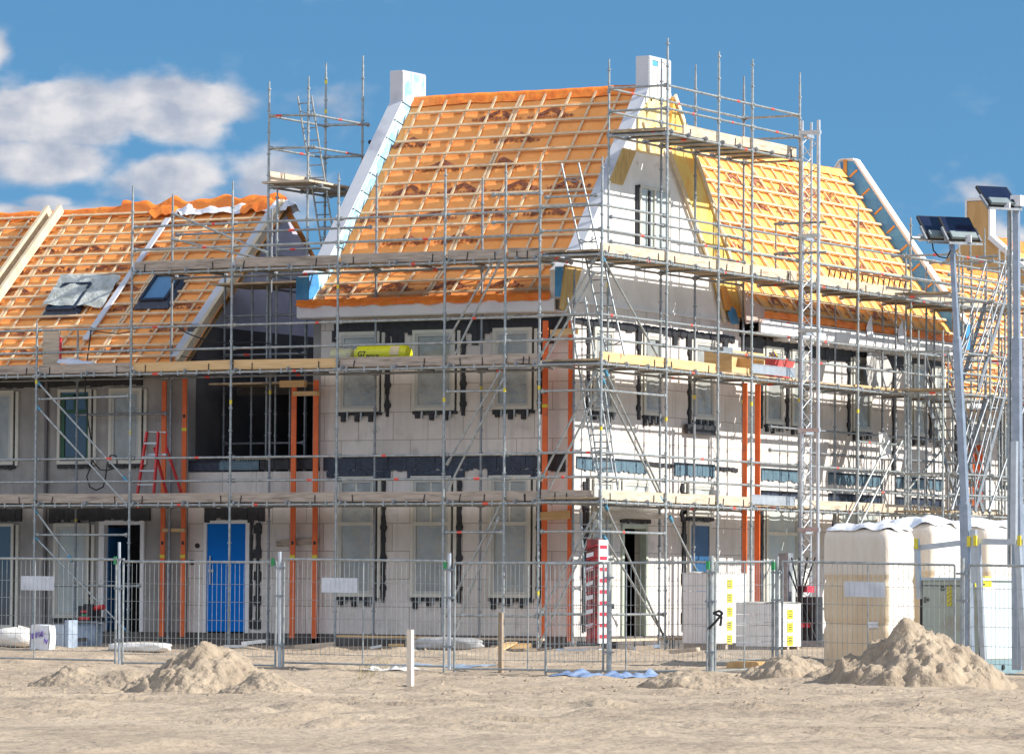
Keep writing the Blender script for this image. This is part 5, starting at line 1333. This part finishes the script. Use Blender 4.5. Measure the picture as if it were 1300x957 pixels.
s.build('collar', M_yel, bf)

# table saw, pallets and packs at the left
q = on_ground(108, 818)
t = thing('work_table', (XL(105, -3.0, 800), -3.0, -.3), 'low steel work table carrying a black and red tool case before the row house', 'work table')
xa_, xb_ = XL(92, -3, 790), XL(134, -3, 790); zt_ = hit(110, 788, 'y', -3).z
s = MB(); s.box(xa_, xb_, -3.3, -2.7, zt_-.03, zt_); s.build('top', M_galvd, t)
for xx in (xa_+.04, xb_-.04):
    for yy in (-3.26, -2.74): s = MB(); s.tube((xx, yy, gh(xx, yy)-.03), (xx, yy, zt_-.031), .02); s.build('leg', M_galv, t)
s = MB(); s.box(xa_+.25, xa_+.75, -3.2, -2.9, gh(xa_, -3)-.02, zt_-.05); s.build('crate_below', M_sackb, t)
t = thing('tool_case', (XL(118, -3.1, 780), -3.1, zt_), 'black and red power tool case standing on the low work table', 'tool case')
xa_, xb_ = XL(104, -3.1, 780), XL(121, -3.1, 780); zz = zt_+.001
s = MB(); s.box(xa_, xb_, -3.25, -2.95, zz, zz+.34); s.box(xa_+.05, xb_-.05, -3.12, -3.08, zz+.34, zz+.38); s.build('case', M_black, t)
s = MB(); s.box(xa_+.03, xb_-.05, -3.262, -3.252, zz+.03, zz+.09); s.box(xa_+.08, xb_-.12, -3.262, -3.252, zz+.19, zz+.24); s.build('red_trim', M_red, t)
s = MB(); s.box(xa_+.1, xb_-.12, -3.264, -3.253, zz+.12, zz+.15); s.build('green_trim', M_green, t)
t = thing('power_drill', (XL(128, -3.1, 780), -3.1, zt_), 'small black and red power tool beside the tool case on the work table', 'power tool')
xa_ = XL(127, -3.1, 780)
s = MB(); s.box(xa_-.08, xa_+.10, -3.2, -3.05, zz, zz+.1); s.tube((xa_, -3.12, zz+.1), (xa_+.02, -3.12, zz+.3), .04); s.tube((xa_-.14, -3.12, zz+.28), (xa_+.12, -3.12, zz+.32), .06, 10, 1); s.build('drill_body', [M_black, M_red], t)

def sack(px, py, w, d, h, label, m_, sd, name='sack', cat='sack', flat=3.0):
    q = on_ground(px, py); s = MB(); n = 28; k_ = 14; vs = []
    for i in range(k_+1):
        v = i/k_
        r = (1-abs(2*v-1)**flat)**(1/flat) if 0 < v < 1 else .05
        for k in range(n):
            a = 2*math.pi*k/n; ca, sa = math.cos(a), math.sin(a); rr = (abs(ca)**3+abs(sa)**3)**(-1/3)
            nn = 1+.16*noise.noise((ca*2+sd, sa*2, v*3+sd))
            vs.append((q.x+w/2*ca*rr*r*nn, q.y+d/2+d/2*sa*rr*r*nn, q.z-.02+h*v*nn))
    fs = [(i*n+k, i*n+(k+1) % n, (i+1)*n+(k+1) % n, (i+1)*n+k) for i in range(k_) for k in range(n)]
    s.add(vs, fs, 0, True); o = s.build(name, m_); tag(o, label, cat); return q
sack(8, 823, 1.0, .8, .46, 'bulging clear plastic wrapped pack lying at the left edge in front of the row house', M_tarp, 2)
sack(14, 812, 1.6, .6, .42, 'blue grey plastic sheet bundle behind the clear pack at the left edge', M_sackb, 6, 'sheet_bundle', 'sheet bundle')
q = on_ground(45, 824)
t = thing('printed_bag', tuple(q), 'white bag with purple print standing at the left behind the fence', 'bag')
s = MB(); s.grid(lambda a, b: (q.x-.12+.46*a, q.y-.03*math.sin(3*a)-.03*noise.noise((a*4, b*4, 1)), q.z+.52*b+.02*math.sin(5*a)), 12, 12); s.grid(lambda a, b: (q.x-.12+.46*a, q.y+.22+.03*math.sin(3*a), q.z+.52*b+.02*math.sin(5*a)), 12, 12)
s.grid(lambda a, b: (q.x-.12-.04*math.sin(math.pi*b), q.y+.22*a, q.z+.52*b), 4, 8); s.grid(lambda a, b: (q.x+.34+.03*math.sin(math.pi*b), q.y+.22*a, q.z+.52*b), 4, 8); s.grid(lambda a, b: (q.x-.12+.46*a, q.y+.22*b, q.z+.51+.03*math.sin(math.pi*b)), 6, 4)
s.build('bag', M_sacks, t)
text_mesh('ISBM', .15, M_purple, (q.x-.06, q.y-.06, q.z+.24), (1, 0, .18), (-.18, 0, 1), t, bold=.008)
text_mesh('N', .13, M_purple, (q.x+.24, q.y-.06, q.z+.16), (1, 0, -.3), (.3, 0, 1), t, bold=.006)
q = on_ground(62, 822); s = MB(); s.box(q.x-.05, q.x+.36, q.y, q.y+.5, q.z-.05, q.z+.5); s.box(q.x+.37, q.x+.47, q.y+.05, q.y+.4, q.z-.05, q.z+.6)
tag(s.build('packing_crate', M_sackb), 'blue grey packing crate right of the white printed bag', 'crate')

# planks and small debris along the facade
def plank(a, b, w, h, m_, label, dz=0):
    s = MB(); a = Vector(a); b = Vector(b); s.beam(a, b, w, h, mi=0); return tag(s.build('plank', m_), label, 'plank', 'loose planks')
plank((XL(430, -2.1, 808), -2.1, -.02), (XL(560, -2.1, 809), -2.1, -.03), .2, .045, M_newwood, 'long pale plank at the scaffold feet below the left ground window')
plank((XL(575, -2.15, 810), -2.15, -.04), (XL(690, -2.15, 811), -2.15, -.04), .2, .045, M_board2, 'long pale plank at the scaffold feet below the right ground window')
plank((1.7, -1.6, -.05), (1.7, 2.8, -.03), .2, .05, M_board2, 'plank lying along the sunlit side scaffold feet before the open doorway')
plank((XL(628, -4, 830), -4, -.28), (XL(650, -3, 820), -3.0, -.1), .25, .03, M_newwood, 'short pale board tilted on the ground beside the brown peg')
q = on_ground(926, 852); s = MB(); s.box(q.x-.0, q.x+.55, q.y, q.y+.9, q.z-.1, q.z+.12); s.box(q.x-.04, q.x+.6, q.y-.04, q.y, q.z-.02, q.z+.10); tag(s.build('timber_baulk', M_ply), 'weathered timber block lying in the sand in front of the block pallets', 'timber')
q = on_ground(1216, 872); s = MB(); s.box(q.x-.13, q.x+.15, q.y, q.y+.25, q.z-.05, q.z+.12); s.box(q.x-.13, q.x+.15, q.y, q.y+.25, q.z+.121, q.z+.15); tag(s.build('rubber_block', M_black), 'black rubber block in the sand at the foot of the big heap', 'rubber block')
random.seed(21)
for k in range(26):
    x = random.uniform(-12.5, 4.5); y = random.uniform(-3.6, -2.3); L = random.uniform(.25, 1.0); an = random.uniform(-.6, .6)
    m_ = random.choice((M_board, M_board2, M_galvd, M_eps, M_newwood, M_sackb, M_found)); z = gh(x, y)+random.uniform(.0, .12)
    kind = {M_galvd.name: 'steel offcut', M_eps.name: 'white insulation scrap', M_sackb.name: 'blue grey plastic scrap', M_found.name: 'dark rubble piece'}.get(m_.name, 'timber offcut')
    s = MB(); s.beam((x, y, z), (x+L*math.cos(an), y+L*math.sin(an), z+random.uniform(-.03, .08)), random.uniform(.06, .2), random.uniform(.03, .12))
    side = 'row house' if x < -9.9 else ('blue door' if x < -7 else ('left white windows' if x < -4 else ('right white windows' if x < -.5 else 'house corner')))
    o = s.build('site_scrap', m_); tag(o, kind+' lying in the litter strip below the '+side, 'scrap', 'scraps below the '+side+' of '+kind)
sack(560, 826, 1.6, .6, .30, 'grey plastic heap lying below the middle white window behind the fence', mat('grey_plastic', (.42, .42, .42), .4, 0, (.3, .3, .3), 4), 9, 'plastic_heap', 'plastic')
sack(170, 824, 1.5, .5, .22, 'low pale plastic heap behind the second fence post from the left', M_tarp, 12, 'plastic_heap', 'plastic')

def crumple(px, py, w, d, h, m_, label, sd):
    q = on_ground(px, py); s = MB()
    s.grid(lambda a, b: (q.x+w*(a-.5), q.y+d*b, gh(q.x+w*(a-.5), q.y+d*b)+.012+h*abs(noise.noise((a*5+sd, b*4, sd)))*1.8*min(1, 8*min(a, 1-a, b, 1-b))), 34, 20, 0, False)
    return tag(s.build('plastic_sheet', m_), label, 'plastic sheet')
crumple(742, 857, 1.4, 1.8, .12, M_bluepl, 'crumpled blue plastic sheet on the sand before the fence gate', 3)
crumple(480, 851, .8, 1.2, .08, M_tarp, 'small crumpled clear sheet on the sand left of the pale peg', 5)
crumple(545, 848, 1.6, 1.2, .05, M_sackb, 'flat grey blue sheet on the sand right of the pale peg', 8)
# pegs
def peg(px, pyt, pyb, m_, r, label, nm='wooden_peg'):
    q = on_ground(px, pyb); zt = hit(px-.5, pyt, 'y', q.y).z; s = MB(); s.beam((q.x, q.y, q.z-.2), (q.x-.01, q.y, zt), r, r, up=(0, 1, 0)); return tag(s.build(nm, m_), label, 'peg')
peg(521, 799, 872, M_peg, .085, 'pale square wooden peg driven into the sand in the foreground')
peg(636, 777, 853, M_brown, .07, 'brown weathered wooden stake in front of the fence, left of the corner')

# ================================================================== SAND HEAPS
def heap(cx_, cy_, rx, ry, h, label, sd, peaks, res=90):
    s = MB()
    def fn(a, b):
        x = (a-.5)*2; y = (b-.5)*2; X = cx_+x*rx; Y = cy_+y*ry
        e = 0
        for (px, py, r, hh) in peaks:
            d = math.hypot((x-px)/r, (y-py)/r); e = max(e, hh*min(1, 1.22*max(0, 1-d))**.9)
        edge = min(1, 5*max(0, 1-math.hypot(x, y)))
        n = noise.fractal((X*1.9+sd, Y*1.9, sd), .7, 2.1, 6)*.42-.30*abs(noise.noise((X*2.7, Y*2.7, sd+4)))+noise.fractal((X*8, Y*8, sd), .5, 2.1, 4)*.14
        return (X, Y, gh(X, Y)-.06*(1-edge)*2.5+(h*e+n*h*.45*min(1, e*4+.15))*edge)
    s.grid(fn, res, res); return tag(s.build('sand_heap', M_heap), label, 'sand heap', 'sand heaps')
def foot(px, py, dep_z=None):
    return on_ground(px, py)
q = on_ground(1180, 872); heap(q.x-.45, q.y+.8, 1.7, 1.7, .86, 'large steep sand heap at the right before the power cabinet', 3, [(-.05, .0, .95, 1.0), (.35, -.1, .6, .35)])
q = on_ground(1060, 868); heap(q.x+.1, q.y+.6, 1.0, 1.1, .36, 'low ragged sand heap at the left foot of the largest one', 5, [(-.1, 0, .8, .8), (.4, .1, .5, .6)])
q = on_ground(248, 880); heap(q.x-.6, q.y+1.2, 1.4, 1.5, .66, 'pointed sand heap in the left foreground below the blue door', 8, [(.0, .05, .8, 1.0), (-.5, -.1, .5, .35), (.5, .0, .55, .4)])
q = on_ground(95, 872); heap(q.x, q.y+.5, 1.3, 1.0, .28, 'low crumbly sand ridge in the far left foreground', 11, [(-.3, 0, .6, 1.0), (.35, .1, .5, .9)])
q = on_ground(985, 866); heap(q.x, q.y+.5, .95, 1.0, .42, 'small rounded sand heap below the three gathered fence posts', 14, [(0, 0, .9, 1.0)])
q = on_ground(870, 872); heap(q.x, q.y+.4, 1.2, .9, .26, 'flat sand hump in the foreground right of the blue plastic', 17, [(-.1, 0, .9, 1.0)])
q = on_ground(300, 880); heap(q.x+.1, q.y+.6, .8, .8, .22, 'small sand hump right of the pointed heap', 19, [(0, 0, .9, 1.0)])
# clods
random.seed(5)
s = MB()
for k in range(7500):
    x = random.uniform(-4, 30); y = random.uniform(-34, -3)
    if noise.noise((x*.5, y*.5, 4)) < -.05: continue
    z = gh(x, y); r = random.choice((.012, .015, .02, .03, .042))*random.uniform(.7, 1.3)
    vs = []
    for (a, b, c) in ((1, 0, 0), (-1, 0, 0), (0, 1, 0), (0, -1, 0), (0, 0, .8), (0, 0, -.5)): vs.append((x+a*r*random.uniform(.7, 1.4), y+b*r*random.uniform(.7, 1.4), z+c*r))
    s.add(vs, [(0, 2, 4), (2, 1, 4), (1, 3, 4), (3, 0, 4), (2, 0, 5), (1, 2, 5), (3, 1, 5), (0, 3, 5)])
o = s.build('sand_clods', M_stone); o['kind'] = 'stuff'; o['label'] = 'loose clods of earth scattered over the sand'; o['category'] = 'clods'
# dry weeds
s = MB()
for k in range(150):
    c_ = random.choice(((250, 812), (1182, 800), (1240, 842), (1110, 850), (480, 842)))
    q = on_ground(c_[0]+random.uniform(-30, 30), 850+random.uniform(-6, 14)); x, y, z = q.x, q.y, q.z
    for j in range(3):
        dx, dy = random.uniform(-.08, .08), random.uniform(-.08, .08); s.tube((x, y, z), (x+dx, y+dy, z+random.uniform(.05, .16)), .003, 3)
o = s.build('dry_grass', mat('dry_grass', (.38, .30, .14), .9)); o['kind'] = 'stuff'; o['label'] = 'thin dry weeds poking out of the sand'; o['category'] = 'weeds'

# ================================================================== SITE FENCE
def fence_panel(a, b, label, sign=False, clamp=True, h=2.0):
    a = Vector(a); b = Vector(b); d = (b-a); L = d.length; d.normalize(); up = Vector((0, 0, 1))
    t = thing('site_fence', tuple(a), label, 'site fence', 'wire site fence panels')
    def P(u, z): return a+(b-a)*(u/L)+up*z
    s = MB()
    s.tube(P(0, 0), P(0, h), .021, 8); s.tube(P(L, 0), P(L, h), .021, 8); s.tube(P(0, h), P(L, h), .021, 8); s.tube(P(0, .16), P(L, .16), .017, 8); s.tube(P(L/2, .16), P(L/2, h), .013, 8)
    s.build('frame', M_galv, t)
    s = MB(); n = 34
    for k in range(1, n): s.tube(P(L*k/n, .30), P(L*k/n, h-.02), .0042, 4, caps=False)
    for z in (.32, .62, .95, 1.28, 1.60): s.tube(P(0, z), P(L, z), .0042, 4, caps=False)
    s.build('wire_mesh', M_galv, t)
    if sign:
        s = MB(); q0 = P(L/2-sign-.0, 1.45); n_ = d.cross(up)*.02; nn = n_ if n_.dot(CAM-a) > 0 else -n_
        w = .74; vs = [P(L/2-sign, 1.42)+nn, P(L/2-sign+w, 1.42)+nn, P(L/2-sign+w, 1.68)+nn, P(L/2-sign, 1.68)+nn]; vs += [v+nn*.1 for v in vs]
        s.add(vs, [(0, 1, 2, 3), (4, 5, 6, 7), (0, 1, 5, 4), (1, 2, 6, 5), (2, 3, 7, 6), (3, 0, 4, 7)])
        for k in range(1, 8): s.tube(P(L/2-sign+w*k/8, 1.42)+nn*1.3, P(L/2-sign+w*k/8, 1.68)+nn*1.3, .004, 4)
        s.build('blank_sign', mat('blank_sign', (.66, .70, .76), .5), t)
    return t
FY = -18.0
zf_ = lambda x, y: gh(x, y)-.02
def fp(px, Y): x = XL(px, Y, 780); return Vector((x, Y, zf_(x, Y)+.03))
def fp2(px, Y, pyt):
    x = XL(px, Y, 780); return Vector((x, Y, hit(px, pyt, 'y', Y).z-2.0))
fence_panel(fp2(-57, FY, 708), fp2(147, FY, 710), 'leftmost wire fence panel with a blank white sign, before the clear plastic pack', .3)
fence_panel(fp2(156, FY, 712.5), fp2(350, FY, 713.5), 'wire fence panel in front of the bright blue door, without a sign')
fence_panel(fp2(360, FY, 709.5), fp2(564, FY, 712), 'wire fence panel with a blank sign before the left white windows', .85)
fence_panel(fp2(577, FY, 714.5), fp2(766, FY-.4, 714), 'wire fence panel behind the brown stake, overlapping the gate panel')
fence_panel(fp2(693, FY-.5, 715.5), fp2(898, FY-.1, 713), 'wire fence panel before the open doorway and the red wrapped bundle')
fence_panel(fp2(908, FY, 713.5), fp2(981, -15.6, 712.6), 'short looking wire fence panel turned away, before the block pallets')
fence_panel(fp2(993, -15.6, 712.6), fp2(1212, -15.3, 717), 'wire fence panel with a blank blue white sign before the wrapped stack', .42)
fence_panel(fp2(1231, -15.3, 717), fp2(1420, -15.3, 720), 'rightmost wire fence panel in front of the power cabinet')
# posts at the joints
def fpost(px, Y, pyt, pyb, r, label, m_=None):
    a = hit(px, pyb, 'y', Y); b = hit(px, pyt, 'y', Y)
    t = thing('fence_post', tuple(a), label, 'fence post', 'joint posts of the site fence')
    s = MB(); s.tube(a, b, r*.78, 10); s.build('tube', m_ or M_galv, t)
    for f_ in (.2, .62, .86): z = a.z+(b.z-a.z)*f_; s = MB(); s.beam((a.x-.10, a.y-.03, z), (a.x+.10, a.y-.03, z), .05, .035); s.build('clamp', M_galvd, t)
    return t
fpost(151.5, FY-.03, 688, 843, .035, 'joint post left of the blue door fence panel, taller than the panels', M_alu)
fpost(355, FY-.03, 700, 848, .045, 'joint post with green tape in front of the left orange post pair', M_alu)
fpost(570.5, FY-.03, 702, 850, .045, 'joint post right of the green marker near the middle white window', M_alu)
fpost(773, FY-.45, 713, 856, .055, 'thick joint post below the house corner, right of the red bundle', M_galv)
fpost(903, FY-.05, 705, 858, .06, 'thick joint post with a black tie before the taller block pallet')
fpost(986.5, -15.65, 706, 852, .045, 'joint post at the bend before the lower block pallet')
fpost(1222, -15.35, 708, 850, .05, 'joint post under the leaning light pole beside the cabinet')
for (px, Y, py) in ((147, FY-.02, 709), (347, FY-.02, 711), (565.5, FY-.02, 716), (899, FY-.12, 715), (982, -15.7, 716)):
    p = hit(px, py, 'y', Y-.03); s = MB(); s.box(p.x-.03, p.x+.03, p.y-.03, p.y+.0, p.z-.10, p.z+.04); 
    side = {147: 'left of the blue door', 347: 'before the left orange pair', 565.5: 'near the middle window', 899: 'before the taller block pallet', 982: 'at the fence bend'}[px]
    tag(s.build('tape_marker', M_green), 'strip of green tape on the fence top '+side, 'tape', 'green tape strips')
s = MB(); p = hit(912, 790, 'y', FY-.1); s.path([p+Vector(v) for v in ((-.18, 0, -.1), (-.02, -.05, .02), (.1, -.05, .16), (.03, -.03, .2), (-.08, -.03, .16), (.08, -.04, .1), (.05, -.03, -.05))], .022); tag(s.build('black_strap', M_black), 'black strap knotted round the thick fence joint post', 'strap')

# parts that repeat become parts of their own
def split_loose(o):
    me = o.data; n = len(me.vertices); par_ = list(range(n))
    def find(a):
        while par_[a] != a: par_[a] = par_[par_[a]]; a = par_[a]
        return a
    for f in me.polygons:
        v = f.vertices
        for b in v[1:]: par_[find(b)] = find(v[0])
    gr = {}
    for f in me.polygons: gr.setdefault(find(f.vertices[0]), []).append(f)
    if len(gr) < 2 or len(gr) > 100: return
    for fs in gr.values():
        idx = {}; vs = []
        for f in fs:
            for v in f.vertices:
                if v not in idx: idx[v] = len(vs); vs.append(tuple(me.vertices[v].co))
        m2 = bpy.data.meshes.new(o.name); m2.from_pydata(vs, [], [tuple(idx[v] for v in f.vertices) for f in fs])
        for mm in me.materials: m2.materials.append(mm)
        for q, f in zip(m2.polygons, fs): q.material_index = f.material_index; q.use_smooth = f.use_smooth
        c = bpy.data.objects.new(o.name.split('.')[0].rstrip('s') if o.name.startswith('tread') else o.name.split('.')[0], m2); C.objects.link(c); c.parent = o.parent; c.location = o.location
    bpy.data.objects.remove(o)
bpy.context.view_layer.update()
for o in list(bpy.context.scene.objects):
    if o.type == 'MESH' and o.parent and not o.children and o.name.split('.')[0] in ('treads', 'gutter_bracket', 'bars', 'lintel_membrane_', 'tie_strap', 'foil_strap', 'bracket', 'tape', 'label_strip', 'stack_batten', 'loose_batten', 'collar', 'timber_offcut', 'insulation_band', 'pale_edge_board', 'paper_notice', 'verge_cover', 'flashing_sheet'):
        split_loose(o)

# ================================================================== LIGHT AND SKY
S_AZ = rad(17)      # towards +y from +x
S_EL = rad(33)
sd_ = Vector((math.cos(S_EL)*math.cos(S_AZ), math.cos(S_EL)*math.sin(S_AZ), math.sin(S_EL)))
sl_ = bpy.data.lights.new('sun', 'SUN'); sl_.energy = 4.7; sl_.angle = rad(.5); sl_.color = (1, .955, .88)
so = bpy.data.objects.new('sun', sl_); C.objects.link(so); so.rotation_euler = sd_.to_track_quat('Z', 'Y').to_euler(); so.location = (40, 10, 40)

wd = bpy.data.worlds.new('World'); bpy.context.scene.world = wd; wd.use_nodes = True
nt = wd.node_tree; N = nt.nodes; Lk = nt.links; bg = N['Background']
tc = N.new('ShaderNodeTexCoord'); sep = N.new('ShaderNodeSeparateXYZ'); Lk.new(tc.outputs['Generated'], sep.inputs[0])
def M(op, a, b=None, c=None, clamp=False):
    n = N.new('ShaderNodeMath'); n.operation = op; n.use_clamp = clamp
    for i, v in enumerate((a, b, c)):
        if v is None: continue
        if isinstance(v, (int, float)): n.inputs[i].default_value = v
        else: Lk.new(v, n.inputs[i])
    return n.outputs[0]
sky = N.new('ShaderNodeTexSky'); sky.sky_type = 'NISHITA'; sky.sun_disc = False
sky.sun_elevation = S_EL; sky.sun_rotation = math.pi/2-S_AZ
sky.air_density = 1.0; sky.dust_density = .3; sky.ozone_density = 2.5; sky.altitude = 0
# look-up lifted off the milky horizon band
zz = M('ADD', M('MULTIPLY', M('MAXIMUM', sep.outputs[2], 0.0), .85), .17)
cmb = N.new('ShaderNodeCombineXYZ'); Lk.new(sep.outputs[0], cmb.inputs[0]); Lk.new(sep.outputs[1], cmb.inputs[1]); Lk.new(zz, cmb.inputs[2])
nrm = N.new('ShaderNodeVectorMath'); nrm.operation = 'NORMALIZE'; Lk.new(cmb.outputs[0], nrm.inputs[0]); Lk.new(nrm.outputs[0], sky.inputs['Vector'])
# direction angles in degrees
az = M('MULTIPLY', M('ARCTAN2', sep.outputs[0], sep.outputs[1]), 180/math.pi)
el = M('MULTIPLY', M('ARCSINE', sep.outputs[2]), 180/math.pi)
v = N.new('ShaderNodeCombineXYZ'); Lk.new(az, v.inputs[0]); Lk.new(M('MULTIPLY', el, 1.5), v.inputs[1])
n1 = N.new('ShaderNodeTexNoise'); n1.inputs['Scale'].default_value = 1.5; n1.inputs['Detail'].default_value = 10; n1.inputs['Roughness'].default_value = .5; Lk.new(v.outputs[0], n1.inputs['Vector'])
blobs = [(-34.8, 6.08, 1.25, .46, 1.0), (-33.25, 6.18, 1.0, .44, 1.0), (-34.9, 5.50, .95, .34, .85), (-33.3, 5.25, .80, .38, .85), (-31.95, 5.25, .75, .55, .6), (-31.3, 6.2, .7, .5, .34),
         (-35.0, 4.72, 1.3, .22, .95), (-33.9, 4.85, 1.2, .2, .4), (-31.3, 7.85, 1.0, .22, .75), (-33.9, 7.85, 1.2, .2, .5), (-35.9, 6.9, .5, .3, .9), (-22.9, 5.2, .55, .35, .42), (-22.5, 4.5, .8, .5, .55), (-24.0, 4.9, .4, .2, .22), (-34.9, 4.95, .5, .12, .6),
         (-20, 6.2, 2.0, .5, .7), (-40, 7, 3, 1.0, .9), (-45, 5, 3, .8, .9), (10, 12, 9, 3, .8), (-70, 14, 12, 4, .9), (60, 18, 14, 5, .8), (150, 30, 34, 20, 1.0), (-150, 28, 30, 18, 1.0), (-105, 30, 22, 16, .9), (100, 40, 25, 14, .8), (180, 60, 60, 16, .9)]  # mostly unseen clouds, added as neutral fill for the shaded front
tot = None
for (a0, e0, sa, se, st) in blobs:
    d = M('ADD', M('POWER', M('DIVIDE', M('SUBTRACT', az, a0), sa), 2), M('POWER', M('DIVIDE', M('SUBTRACT', el, e0), se), 2))
    g_ = M('MULTIPLY', M('EXPONENT', M('MULTIPLY', d, -1)), st)
    tot = g_ if tot is None else M('MAXIMUM', tot, g_)
dens = M('ADD', tot, M('MULTIPLY', M('SUBTRACT', n1.outputs['Fac'], .5), 1.15))
mr = N.new('ShaderNodeMapRange'); mr.interpolation_type = 'SMOOTHSTEP'; mr.inputs['From Min'].default_value = .14; mr.inputs['From Max'].default_value = .50; Lk.new(dens, mr.inputs['Value'])
fac = M('MULTIPLY', mr.outputs[0], M('MULTIPLY', M('MINIMUM', tot, .5), 1.86), None, True)
n2 = N.new('ShaderNodeTexNoise'); n2.inputs['Scale'].default_value = 1.3; n2.inputs['Detail'].default_value = 6; 
v2 = N.new('ShaderNodeCombineXYZ'); Lk.new(az, v2.inputs[0]); Lk.new(M('ADD', M('MULTIPLY', el, 1.5), -.35), v2.inputs[1]); Lk.new(v2.outputs[0], n2.inputs['Vector'])
sh = N.new('ShaderNodeMapRange'); sh.inputs['From Min'].default_value = .36; sh.inputs['From Max'].default_value = .62; Lk.new(n2.outputs['Fac'], sh.inputs['Value'])
cc = N.new('ShaderNodeMix'); cc.data_type = 'RGBA'; cc.inputs['A'].default_value = (3.7, 3.6, 3.65, 1); cc.inputs['B'].default_value = (2.0, 2.2, 2.65, 1); Lk.new(sh.outputs[0], cc.inputs['Factor'])
# clouds above the view brightened to fill the shaded walls
hb = N.new('ShaderNodeMapRange'); hb.inputs['From Min'].default_value = 12; hb.inputs['From Max'].default_value = 25; hb.inputs['To Min'].default_value = 1; hb.inputs['To Max'].default_value = 2.3; Lk.new(el, hb.inputs['Value'])
cb = N.new('ShaderNodeVectorMath'); cb.operation = 'SCALE'; Lk.new(cc.outputs['Result'], cb.inputs[0]); Lk.new(hb.outputs[0], cb.inputs['Scale'])
tint = N.new('ShaderNodeMix'); tint.data_type = 'RGBA'; tint.blend_type = 'MULTIPLY'; tint.inputs['Factor'].default_value = 1; tint.inputs['B'].default_value = (.325, .53, .60, 1); Lk.new(sky.outputs[0], tint.inputs['A'])
mxs = N.new('ShaderNodeMix'); mxs.data_type = 'RGBA'; Lk.new(tint.outputs['Result'], mxs.inputs['A']); Lk.new(cb.outputs[0], mxs.inputs['B']); Lk.new(fac, mxs.inputs['Factor'])
Lk.new(mxs.outputs['Result'], bg.inputs['Color']); bg.inputs['Strength'].default_value = .15

sc = bpy.context.scene
sc.view_settings.view_transform = 'Standard'; sc.view_settings.look = 'None'; sc.view_settings.exposure = .6; sc.view_settings.gamma = 1; sc.view_settings.use_curve_mapping = False
sc.render.engine = 'CYCLES'; sc.cycles.max_bounces = 6
